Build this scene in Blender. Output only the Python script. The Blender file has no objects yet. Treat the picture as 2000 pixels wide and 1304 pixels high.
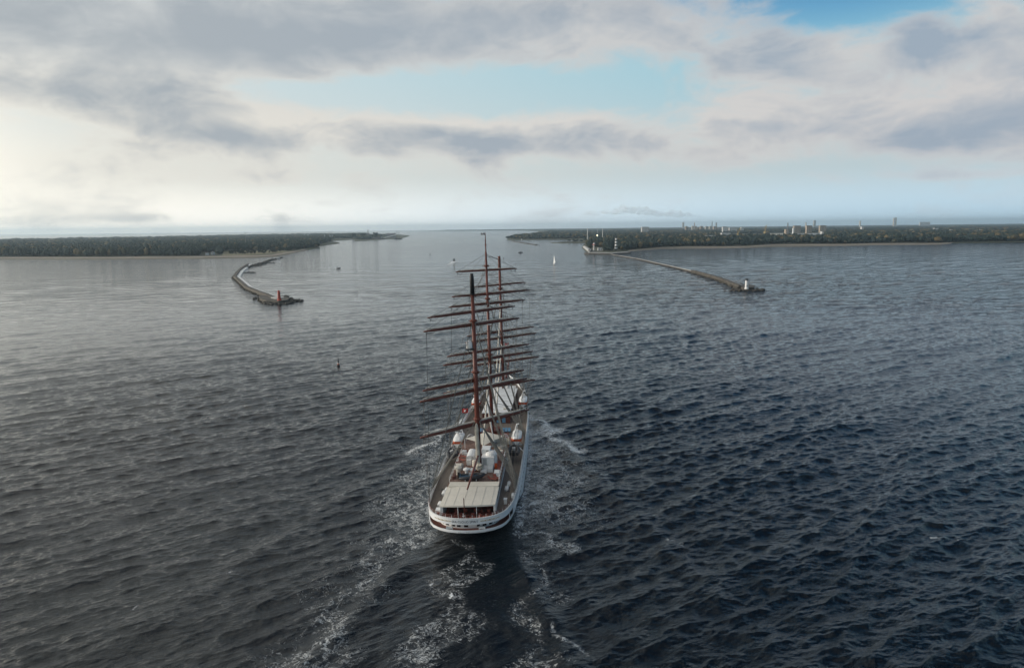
import bpy, math, random
import numpy as np
from mathutils import Vector, Matrix, Quaternion

R = math.radians
random.seed(7)
rng = np.random.default_rng(11)
scene = bpy.context.scene
COL = scene.collection

# ------------------------------------------------------------------ camera
CAM_H, FOC, PITCH, ROLL = 60.0, 1387.0, R(8.5), R(-0.63)
cam_data = bpy.data.cameras.new("camera")
cam_data.sensor_width = 36.0
cam_data.lens = 36.0 * FOC / 2000.0
cam_data.clip_start = 0.5
cam_data.clip_end = 120000.0
cam = bpy.data.objects.new("camera", cam_data)
COL.objects.link(cam)
cam.matrix_world = (Matrix.Translation((0, 0, CAM_H)) @ Matrix.Rotation(R(90) - PITCH, 4, 'X')
                    @ Matrix.Rotation(ROLL, 4, 'Z'))
scene.camera = cam


def ray(x, y):
    u, v = (x - 1000) / FOC, (652 - y) / FOC
    c, s = math.cos(ROLL), math.sin(ROLL)
    u, v = c * u - s * v, s * u + c * v
    return (u, math.cos(PITCH) + v * math.sin(PITCH), -math.sin(PITCH) + v * math.cos(PITCH))


def W(x, y, h=0.0):
    """where the sight line through a point of the photograph meets the level h"""
    d = ray(x, y)
    t = (h - CAM_H) / d[2]
    return (d[0] * t, d[1] * t, h)


def WD(x, y, dist):
    """the same sight line at a given distance ahead"""
    d = ray(x, y)
    t = dist / d[1]
    return (d[0] * t, dist, CAM_H + d[2] * t)


def azel(x, y):
    d = ray(x, y)
    return math.atan2(d[0], d[1]), math.atan2(d[2], math.hypot(d[0], d[1]))


def lin(r, g, b, k=1.0):
    f = lambda c: ((c / 255 + 0.055) / 1.055) ** 2.4 if c > 10.3 else c / 255 / 12.92
    return (f(r) * k, f(g) * k, f(b) * k, 1.0)


# ------------------------------------------------------------------ node helper
class X:
    """a socket that can be calculated with"""
    tree = None

    def __init__(s, v):
        s.v = v

    def _op(s, op, *others, clamp=False):
        n = X.tree.nodes.new('ShaderNodeMath')
        n.operation = op
        n.use_clamp = clamp
        for i, o in enumerate((s,) + others):
            o = o.v if isinstance(o, X) else o
            if isinstance(o, (int, float)):
                n.inputs[i].default_value = o
            else:
                X.tree.links.new(o, n.inputs[i])
        return X(n.outputs[0])

    def __add__(s, o): return s._op('ADD', o)
    def __sub__(s, o): return s._op('SUBTRACT', o)
    def __mul__(s, o): return s._op('MULTIPLY', o)
    def __truediv__(s, o): return s._op('DIVIDE', o)
    def __rsub__(s, o): return X(o)._op('SUBTRACT', s)
    __radd__ = __add__
    __rmul__ = __mul__
    def abs(s): return s._op('ABSOLUTE')
    def max(s, o): return s._op('MAXIMUM', o)
    def min(s, o): return s._op('MINIMUM', o)
    def clamp(s): return s._op('ADD', 0.0, clamp=True)
    def exp(s): return s._op('EXPONENT')
    def pow(s, o): return s._op('POWER', o)
    def atan2(s, o): return s._op('ARCTAN2', o)
    def asin(s): return s._op('ARCSINE')

    def smooth(s, a, b, lo=0.0, hi=1.0):
        n = X.tree.nodes.new('ShaderNodeMapRange')
        n.interpolation_type = 'SMOOTHSTEP'
        X.tree.links.new(s.v, n.inputs[0])
        for i, q in zip((1, 2, 3, 4), (a, b, lo, hi)):
            n.inputs[i].default_value = q
        return X(n.outputs[0])


def mixc(fac, a, b):
    n = X.tree.nodes.new('ShaderNodeMix')
    n.data_type = 'RGBA'
    for sock, q in ((n.inputs[0], fac), (n.inputs[6], a), (n.inputs[7], b)):
        q = q.v if isinstance(q, X) else q
        if isinstance(q, (int, float, tuple)):
            sock.default_value = q
        else:
            X.tree.links.new(q, sock)
    return X(n.outputs[2])


def noise(vec, scale, detail=4.0, rough=0.55, dist=0.0):
    n = X.tree.nodes.new('ShaderNodeTexNoise')
    n.inputs['Scale'].default_value = scale
    n.inputs['Detail'].default_value = detail
    n.inputs['Roughness'].default_value = rough
    n.inputs['Distortion'].default_value = dist
    if vec is not None:
        X.tree.links.new(vec.v if isinstance(vec, X) else vec, n.inputs['Vector'])
    return X(n.outputs['Fac'])


def combine(x, y, z):
    n = X.tree.nodes.new('ShaderNodeCombineXYZ')
    for i, q in enumerate((x, y, z)):
        q = q.v if isinstance(q, X) else q
        if isinstance(q, (int, float)):
            n.inputs[i].default_value = q
        else:
            X.tree.links.new(q, n.inputs[i])
    return X(n.outputs[0])


def separate(vec):
    n = X.tree.nodes.new('ShaderNodeSeparateXYZ')
    X.tree.links.new(vec.v if isinstance(vec, X) else vec, n.inputs[0])
    return X(n.outputs[0]), X(n.outputs[1]), X(n.outputs[2])


# ------------------------------------------------------------------ sky
SUN_AZ, SUN_EL = R(-86), R(11)
world = bpy.data.worlds.new("World")
scene.world = world
world.use_nodes = True
wt = world.node_tree
X.tree = wt
bg = wt.nodes["Background"]
bg.inputs["Strength"].default_value = 0.1
gen = wt.nodes.new('ShaderNodeTexCoord').outputs['Generated']
dx, dy, dz = separate(gen)
az = dx.atan2(dy)
el = dz.max(-1.0).min(1.0).asin()
nish = wt.nodes.new('ShaderNodeTexSky')
nish.sky_type = 'NISHITA'
nish.sun_disc = False
nish.sun_elevation = SUN_EL
nish.sun_rotation = SUN_AZ % (2 * math.pi)
nish.air_density = 1.0
nish.dust_density = 1.0
K = 10.0                                            # colours below are final radiance; the background works at 0.1


def blob(px, py, wx, wy, amp=1.0):
    """a soft patch of the sky: centre and size given on the photograph, held as a direction"""
    a, e = azel(px, py)
    a1, _ = azel(px + wx, py)
    _, e1 = azel(px, py - wy)
    da, de = (az - a) * (1 / abs(a1 - a)), (el - e) * (1 / abs(e1 - e))
    return ((da * da + de * de) * -1.0).exp() * amp


def total(blobs):
    t = blobs[0]
    for b in blobs[1:]:
        t = t + b
    return t


side = az.smooth(-0.70, 0.62)                       # 0 at the glow on the left, 1 on the right
side_high = az.smooth(-0.62, 0.20)                  # sky above the frame, out of view, darkened to the right to keep the water dark
low = mixc(side, lin(248, 240, 228, K * 1.7), lin(170, 197, 214, K * 1.55))
low = mixc(az.smooth(-0.45, 0.1), low, mixc(side, lin(238, 233, 225, K * 1.8), lin(170, 197, 214, K * 1.55)))
mid = mixc(side, lin(238, 236, 228, K), lin(192, 209, 216, K))
hi = mixc(side, lin(220, 230, 231, K), lin(156, 206, 222, K))
hi = mixc(blob(1640, -40, 260, 110, .9), hi, lin(100, 182, 220, K))
clear = mixc(el.smooth(0.0, 0.075), low, mid)
clear = mixc(el.smooth(0.07, 0.21), clear, hi)
clear = mixc(el.smooth(0.20, 0.31) * side, clear, lin(84, 142, 192, K))
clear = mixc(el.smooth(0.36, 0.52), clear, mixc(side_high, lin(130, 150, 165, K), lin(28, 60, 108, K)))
clear = mixc(0.12, clear, nish.outputs[0])

# cloud cover: patches as they lie on the photograph, broken up by noise on a flat cloud deck
inv = X(1.0) / (dz.max(0.0) + 0.10)
deck = combine(dx * inv, dy * inv * 0.8, 0.35)
n_big = noise(deck, 0.9, 6.0, 0.58, 0.5)
lump = combine(az * 1.0, el * 2.1, 0.7)
n_soft = noise(lump, 5.5, 8.0, 0.56, 0.9)
n_fine = noise(lump, 16.0, 7.0, 0.60, 0.5)
cover = total([
    blob(120, 60, 560, 130, 1.2), blob(640, 50, 520, 85, 1.15), blob(40, 190, 400, 62, 0.95), blob(330, 165, 230, 40, 0.55),
    blob(1060, 60, 330, 85, 1.05), blob(1310, 60, 120, 60, 0.5), blob(560, 120, 400, 40, 0.3),
    blob(760, 268, 380, 46, 1.0), blob(1130, 268, 260, 50, 0.85), blob(420, 262, 150, 32, 0.75), blob(520, 215, 110, 22, 0.4),
    blob(500, 352, 300, 22, 0.85), blob(380, 330, 220, 26, .3), blob(250, 300, 240, 30, 0.3), blob(1470, 190, 180, 90, 0.85), blob(1510, 70, 110, 65, 0.6), blob(1830, 70, 140, 70, 1.15),
    blob(1780, 225, 320, 85, 1.15), blob(1430, 305, 150, 28, 0.7), blob(1985, 150, 120, 140, 0.8), blob(1640, 110, 120, 60, 0.35),
    blob(1930, 343, 130, 10, 0.5), blob(120, 425, 330, 9, 0.34), blob(1900, 265, 260, 40, .5), blob(600, 425, 300, 12, .12),
])
holes = total([blob(1140, 172, 200, 44, 0.85), blob(1240, 215, 130, 30, .28), blob(430, 190, 120, 18, .3), blob(1630, 14, 170, 40, 1.0), blob(1700, 52, 60, 22, .5), blob(1300, 190, 60, 30, 0.2), blob(1420, 14, 80, 18, 0.3),
               blob(560, 180, 200, 28, 0.50), blob(860, 172, 200, 30, 0.55), blob(1640, 330, 200, 14, 0.2)])
above = el.smooth(0.27, 0.50) * (X(1.0) - side) * 0.9 + el.smooth(0.42, 0.58) * side * 0.9
field = cover + above - holes + (n_big - 0.5) * 0.8 + (n_fine - 0.5) * 1.5 + (n_soft - 0.5) * 3.2
dens = field.smooth(-0.05, 1.05)
glow = total([blob(830, 222, 130, 20, .6), blob(1130, 222, 90, 22, .6), blob(960, 238, 120, 20, .3), blob(1430, 205, 120, 40, .5), blob(1170, 85, 110, 40, .45), blob(1680, 85, 70, 40, .4),
              blob(1840, 190, 160, 40, .35), blob(520, 232, 110, 26, .7), blob(330, 120, 260, 30, .25), blob(1930, 20, 90, 25, .4)])
dusk = total([blob(640, 75, 260, 35, .35), blob(150, 195, 130, 30, .4), blob(1815, 70, 90, 48, .75), blob(1060, 285, 160, 22, .35), blob(700, 292, 180, 16, .25), blob(1520, 75, 60, 40, .3), blob(1740, 285, 140, 24, .2), blob(420, 262, 70, 18, .2)])
thick = (field.smooth(0.25, 2.1) * .85 + dusk * .9 - glow + (n_soft - 0.5) * 0.9 + (n_fine - .5) * .5).clamp()
lit = mixc(side, lin(232, 228, 218, K), lin(210, 207, 206, K))
lit = mixc(el.smooth(0.13, 0.24) * 0.8, lit, mixc(side, lin(192, 198, 202, K), lin(204, 203, 203, K)))
shade = mixc(side, lin(168, 175, 181, K), lin(158, 171, 186, K))
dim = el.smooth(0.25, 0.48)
unseen_tone = mixc(side_high, lin(240, 237, 226, K * 1.1), lin(14, 24, 40, K))  # sky tones out of view, bright left and dark right, set for water reflections
shade = mixc(dim, shade, unseen_tone)
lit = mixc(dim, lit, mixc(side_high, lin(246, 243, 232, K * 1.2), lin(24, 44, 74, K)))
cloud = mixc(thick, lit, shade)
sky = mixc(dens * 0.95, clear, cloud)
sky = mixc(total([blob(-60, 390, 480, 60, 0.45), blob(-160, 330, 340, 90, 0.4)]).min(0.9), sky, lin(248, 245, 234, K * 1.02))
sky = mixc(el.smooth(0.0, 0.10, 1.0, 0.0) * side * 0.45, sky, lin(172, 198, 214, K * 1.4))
sky = mixc(blob(-860, 290, 560, 210, 1.0), sky, lin(255, 244, 222, K * 3.2))  # sun glow out of view, strengthened to brighten the water on the left
sky = mixc(el.smooth(0.85, 1.2) * 0.9, sky, lin(196, 200, 206, K))  # unseen zenith, brightened to give the scene soft fill light
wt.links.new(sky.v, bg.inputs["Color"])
world.cycles.sampling_method = 'MANUAL'
world.cycles.sample_map_resolution = 1024

sun_data = bpy.data.lights.new("sun", 'SUN')
sun_data.energy = 3.0
sun_data.angle = R(9)
sun_data.color = (1.0, 0.90, 0.78)
sun = bpy.data.objects.new("sun", sun_data)
COL.objects.link(sun)
sun_dir = Vector((math.sin(SUN_AZ) * math.cos(SUN_EL), math.cos(SUN_AZ) * math.cos(SUN_EL), math.sin(SUN_EL)))
sun.rotation_euler = sun_dir.to_track_quat('Z', 'Y').to_euler()
sun.location = (-300, 100, 200)

scene.view_settings.view_transform = 'Standard'
scene.view_settings.look = 'None'
scene.view_settings.exposure = 0.0
scene.view_settings.gamma = 1.0
scene.cycles.volume_bounces = 16
scene.cycles.max_bounces = 20
scene.cycles.diffuse_bounces = 3
scene.cycles.glossy_bounces = 3
scene.cycles.transmission_bounces = 2
scene.cycles.use_denoising = True


# ------------------------------------------------------------------ materials
def material(name, color, rough=0.6, var=0.12, scale=0.6, bump=0.0, metal=0.0, spec=0.4, streak=None):
    m = bpy.data.materials.new(name)
    m.use_nodes = True
    t = m.node_tree
    X.tree = t
    p = t.nodes["Principled BSDF"]
    co = t.nodes.new('ShaderNodeTexCoord').outputs['Object']
    if streak:
        mp = t.nodes.new('ShaderNodeMapping')
        mp.inputs['Scale'].default_value = streak
        t.links.new(co, mp.inputs[0])
        co = mp.outputs[0]
    n = noise(co, scale, 5.0, 0.6)
    f = n.smooth(0.25, 0.75)
    dark = tuple(c * (1 - var) for c in color[:3]) + (1,)
    light = tuple(min(1, c * (1 + var)) for c in color[:3]) + (1,)
    t.links.new(mixc(f, dark, light).v, p.inputs['Base Color'])
    p.inputs['Roughness'].default_value = rough
    p.inputs['Metallic'].default_value = metal
    p.inputs['Specular IOR Level'].default_value = spec
    if bump:
        b = t.nodes.new('ShaderNodeBump')
        b.inputs['Strength'].default_value = bump
        b.inputs['Distance'].default_value = 0.05
        t.links.new(n.v, b.inputs['Height'])
        t.links.new(b.outputs[0], p.inputs['Normal'])
    return m


def C(r, g, b):
    return (r, g, b, 1.0)


M = {
    'white_paint': material('white_paint', C(.74, .75, .75), .35, .06, .5),
    'hull_white': material('hull_white', C(.72, .74, .76), .28, .07, .25, streak=(1, 1, .15)),
    'antifoul': material('antifoul', C(.03, .035, .045), .5),
    'teak': material('teak', C(.16, .135, .115), .8, .22, 1.2, streak=(4, .3, 1)),
    'red_teak': material('red_teak', C(.21, .075, .055), .7, .30, 1.5, streak=(4, .5, 1)),
    'mahogany': material('mahogany', C(.105, .030, .022), .45, .3, 1.2),
    'mast_paint': material('mast_paint', C(.138, .040, .029), .45, .16, .5, streak=(1, 1, .2)),
    'yard_wood': material('yard_wood', C(.125, .038, .027), .5, .25, .8),
    'black_paint': material('black_paint', C(.012, .012, .014), .5),
    'sailcloth': material('sailcloth', C(.52, .49, .43), .85, .28, 1.3, bump=.5),
    'canvas': material('canvas', C(.62, .59, .52), .85, .06, .8),
    'canvas_seam': material('canvas_seam', C(.56, .535, .475), .85),
    'sailcloth_pale': material('sailcloth_pale', C(.46, .435, .38), .85, .2, 1.6, bump=.5),
    'roof_white': material('roof_white', C(.70, .72, .73), .5, .10, .5),
    'glass': material('glass', C(.012, .016, .022), .08, .1, .5, spec=.6),
    'orange': material('orange', C(.48, .085, .025), .5),
    'rubber': material('rubber', C(.022, .024, .03), .55),
    'blue_cover': material('blue_cover', C(.035, .10, .17), .6),
    'blue_cushion': material('blue_cushion', C(.12, .27, .42), .8),
    'wicker': material('wicker', C(.25, .075, .055), .8, .35, 5),
    'pale_rope': material('pale_rope', C(.17, .165, .15), .8),
    'worn_teak': material('worn_teak', C(.17, .105, .085), .8, .38, .9, streak=(3, .6, 1)),
    'rope': material('rope', C(.045, .04, .035), .8),
    'steel': material('steel', C(.42, .43, .44), .4, .1, .5, metal=.2),
    'grey_paint': material('grey_paint', C(.30, .31, .32), .5),
    'flag_red': material('flag_red', C(.45, .03, .03), .8),
    'gold': material('gold', C(.35, .24, .08), .45),
    'ink': material('ink', C(.03, .035, .06), .6),
    'concrete': material('concrete', C(.46, .45, .43), .55, .22, .15, bump=.4),
    'pale_concrete': material('pale_concrete', C(.78, .77, .74), .30, .10, .12),
    'weathered_white': material('weathered_white', C(.50, .50, .49), .6, .15, .05),
    'dark_stone': material('dark_stone', C(.075, .070, .062), .8, .5, .35, bump=.6),
    'mole_stone': material('mole_stone', C(.085, .078, .066), .85, .45, .25, bump=.6),
    'light_red': material('light_red', C(.40, .055, .03), .5, .12, .6),
    'sand': material('sand', C(.25, .215, .17), .95, .2, .012),
    'dune': material('dune', C(.16, .14, .085), .95, .35, .01),
    'earth': material('earth', C(.07, .075, .045), .95, .4, .006),
    'meadow': material('meadow', C(.17, .155, .085), .95, .3, .01),
    'bark': material('bark', C(.09, .065, .045), .9, .3, 2),
    'brick': material('brick', C(.26, .15, .11), .8, .15, .1),
    'pale_render': material('pale_render', C(.42, .40, .36), .7, .12, .05),
    'warm_render': material('warm_render', C(.34, .28, .22), .7, .12, .05),
    'slate': material('slate', C(.14, .14, .15), .6, .2, .1),
    'sheet_roof': material('sheet_roof', C(.48, .50, .52), .45, .15, .05),
    'dark_window': material('dark_window', C(.04, .05, .06), .15),
    'crane_yellow': material('crane_yellow', C(.48, .34, .12), .5),
    'crane_grey': material('crane_grey', C(.34, .37, .40), .5),
    'coal': material('coal', C(.03, .03, .03), .9),
    'buoy_yellow': material('buoy_yellow', C(.5, .33, .06), .5),
}


# ------------------------------------------------------------------ mesh building
class MB:
    def __init__(s):
        s.v, s.f = [], []

    def box(s, x0, x1, y0, y1, z0, z1, rot=0.0, about=None):
        b = len(s.v)
        cx, cy = about or ((x0 + x1) / 2, (y0 + y1) / 2)
        c, q = math.cos(rot), math.sin(rot)
        for z in (z0, z1):
            for x, y in ((x0, y0), (x1, y0), (x1, y1), (x0, y1)):
                X_, Y_ = x - cx, y - cy
                s.v.append((cx + c * X_ - q * Y_, cy + q * X_ + c * Y_, z))
        s.f += [tuple(b + i for i in t) for t in ((0, 3, 2, 1), (4, 5, 6, 7), (0, 1, 5, 4), (1, 2, 6, 5), (2, 3, 7, 6), (3, 0, 4, 7))]
        return s

    def tube(s, pts, rad, n=8, cap=True, flat=1.0):
        pts = [Vector(p) for p in pts]
        if isinstance(rad, (int, float)):
            rad = [rad] * len(pts)
        b = len(s.v)
        ref = None
        for i, p in enumerate(pts):
            d = (pts[min(i + 1, len(pts) - 1)] - pts[max(i - 1, 0)]).normalized()
            up = Vector((0, 0, 1)) if abs(d.z) < 0.95 else Vector((0, 1, 0))
            a = d.cross(up).normalized()
            c = a.cross(d).normalized()
            for k in range(n):
                t = 2 * math.pi * k / n
                q = p + (a * math.cos(t) + c * (math.sin(t) * flat)) * rad[i]
                s.v.append(tuple(q))
        for i in range(len(pts) - 1):
            for k in range(n):
                k2 = (k + 1) % n
                s.f.append((b + i * n + k, b + i * n + k2, b + (i + 1) * n + k2, b + (i + 1) * n + k))
        if cap:
            s.f.append(tuple(b + k for k in reversed(range(n))))
            e = b + (len(pts) - 1) * n
            s.f.append(tuple(e + k for k in range(n)))
        return s

    def lathe(s, prof, n=16, at=(0, 0, 0)):
        b = len(s.v)
        for r, z in prof:
            for k in range(n):
                t = 2 * math.pi * k / n
                s.v.append((at[0] + r * math.cos(t), at[1] + r * math.sin(t), at[2] + z))
        for i in range(len(prof) - 1):
            for k in range(n):
                k2 = (k + 1) % n
                s.f.append((b + i * n + k, b + i * n + k2, b + (i + 1) * n + k2, b + (i + 1) * n + k))
        s.f.append(tuple(b + k for k in reversed(range(n))))
        e = b + (len(prof) - 1) * n
        s.f.append(tuple(e + k for k in range(n)))
        return s

    def loft(s, rows, close=False):
        """rows: equal-length lists of points"""
        b = len(s.v)
        m = len(rows[0])
        for r in rows:
            s.v += [tuple(p) for p in r]
        for i in range(len(rows) - 1):
            for k in range(m if close else m - 1):
                k2 = (k + 1) % m
                s.f.append((b + i * m + k, b + i * m + k2, b + (i + 1) * m + k2, b + (i + 1) * m + k))
        return s

    def face(s, pts):
        b = len(s.v)
        s.v += [tuple(p) for p in pts]
        s.f.append(tuple(range(b, b + len(pts))))
        return s

    def prism(s, pts, z0, z1):
        b, n = len(s.v), len(pts)
        s.v += [(p[0], p[1], z0) for p in pts] + [(p[0], p[1], z1) for p in pts]
        s.f.append(tuple(b + i for i in reversed(range(n))))
        s.f.append(tuple(b + n + i for i in range(n)))
        for i in range(n):
            j = (i + 1) % n
            s.f.append((b + i, b + j, b + n + j, b + n + i))
        return s

    def rock(s, c, r, seed, squash=0.7):
        rr = random.Random(seed)
        b = len(s.v)
        n, m = 7, 4
        for i in range(m + 1):
            ph = math.pi * i / m
            for k in range(n):
                t = 2 * math.pi * (k + 0.5 * (i % 2)) / n
                q = r * rr.uniform(0.72, 1.2)
                s.v.append((c[0] + q * math.sin(ph) * math.cos(t), c[1] + q * math.sin(ph) * math.sin(t), c[2] + q * math.cos(ph) * squash))
        for i in range(m):
            for k in range(n):
                k2 = (k + 1) % n
                s.f.append((b + i * n + k, b + (i + 1) * n + k, b + (i + 1) * n + k2, b + i * n + k2))
        return s

    def build(s, name, mat, parent=None, smooth=False):
        me = bpy.data.meshes.new(name)
        me.from_pydata(s.v, [], s.f)
        me.materials.append(M[mat] if isinstance(mat, str) else mat)
        if smooth:
            me.polygons.foreach_set('use_smooth', [True] * len(me.polygons))
        me.update()
        o = bpy.data.objects.new(name, me)
        COL.objects.link(o)
        if parent is not None:
            o.parent = parent
        return o


def tag(o, label=None, cat=None, group=None, kind=None):
    if label: o['label'] = label
    if cat: o['category'] = cat
    if group: o['group'] = group
    if kind: o['kind'] = kind
    return o


def thing(name, label, cat, loc=(0, 0, 0), rz=0.0, group=None):
    o = bpy.data.objects.new(name, None)
    o.empty_display_size = 0.5
    COL.objects.link(o)
    o.location = loc
    o.rotation_euler = (0, 0, rz)
    return tag(o, label, cat, group)


def dup(root, label=None, group=None):
    """a copy of a thing with copies of its parts and sub-parts"""
    r = root.copy()
    COL.objects.link(r)
    for ch in list(root.children):
        c = ch.copy()
        COL.objects.link(c)
        c.parent = r
        for g in list(ch.children):
            d = g.copy()
            COL.objects.link(d)
            d.parent = c
    if label: r['label'] = label
    if group: r['group'] = group
    return r


def np_mesh(name, verts, quads, mat, smooth=True):
    """a large mesh from arrays; quads is an (n, k) index array"""
    me = bpy.data.meshes.new(name)
    n, k = quads.shape
    me.vertices.add(len(verts))
    me.vertices.foreach_set('co', np.ascontiguousarray(verts, dtype=np.float32).ravel())
    me.loops.add(n * k)
    me.loops.foreach_set('vertex_index', quads.astype(np.int32).ravel())
    me.polygons.add(n)
    me.polygons.foreach_set('loop_start', np.arange(0, n * k, k, dtype=np.int32))
    me.polygons.foreach_set('use_smooth', np.full(n, smooth))
    me.materials.append(mat)
    me.update(calc_edges=True)
    o = bpy.data.objects.new(name, me)
    COL.objects.link(o)
    return o

# ------------------------------------------------------------------ where the ship lies
HEAD, HEEL = R(3.56), -0.02
SHIP = Matrix.Translation((-8.85, 123.5, 0)) @ Matrix.Rotation(-HEAD, 4, 'Z') @ Matrix.Rotation(HEEL, 4, 'Y')
FWX, FWY = math.sin(HEAD), math.cos(HEAD)
OUT = [(0.40, 0.0), (0.50, 1.6), (0.95, 3.4), (1.75, 5.0), (3.1, 6.5), (4.7, 7.35), (7.0, 8.0), (10, 8.45), (16, 8.8), (25, 9.0),
       (45, 9.1), (62, 9.0), (75, 8.75), (86, 8.2), (95, 7.2), (103, 5.7), (110, 3.6), (115, 1.7), (118.5, 0.12)]


def half(s):
    """half breadth of the ship at deck level, s metres forward of the stern"""
    return float(np.interp(s, [q[0] for q in OUT], [q[1] for q in OUT]))


# ------------------------------------------------------------------ water
def to_ship(x, y):
    ex, ey = x + 8.85, y - 123.5
    return ex * FWX + ey * FWY, ex * FWY - ey * FWX      # forward, starboard


def sstep(a, b, x):
    t = np.clip((x - a) / (b - a), 0, 1)
    return t * t * (3 - 2 * t)


def near_path(px, py, pts, w0, w1):
    """1 on a path given as photograph points on the water, fading over a width growing from w0 to w1 metres"""
    P = np.array([W(x, y)[:2] for x, y in pts])
    seg = np.hypot(*(P[1:] - P[:-1]).T)
    cum = np.concatenate([[0], np.cumsum(seg)])
    best = np.full(px.shape, 1e9)
    for i in range(len(P) - 1):
        d = P[i + 1] - P[i]
        t = np.clip(((px - P[i, 0]) * d[0] + (py - P[i, 1]) * d[1]) / (d @ d), 0, 1)
        dist = np.hypot(px - P[i, 0] - t * d[0], py - P[i, 1] - t * d[1])
        width = w0 + (w1 - w0) * (cum[i] + t * seg[i]) / cum[-1]
        best = np.minimum(best, dist / width)
    return np.exp(-best ** 2)


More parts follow.
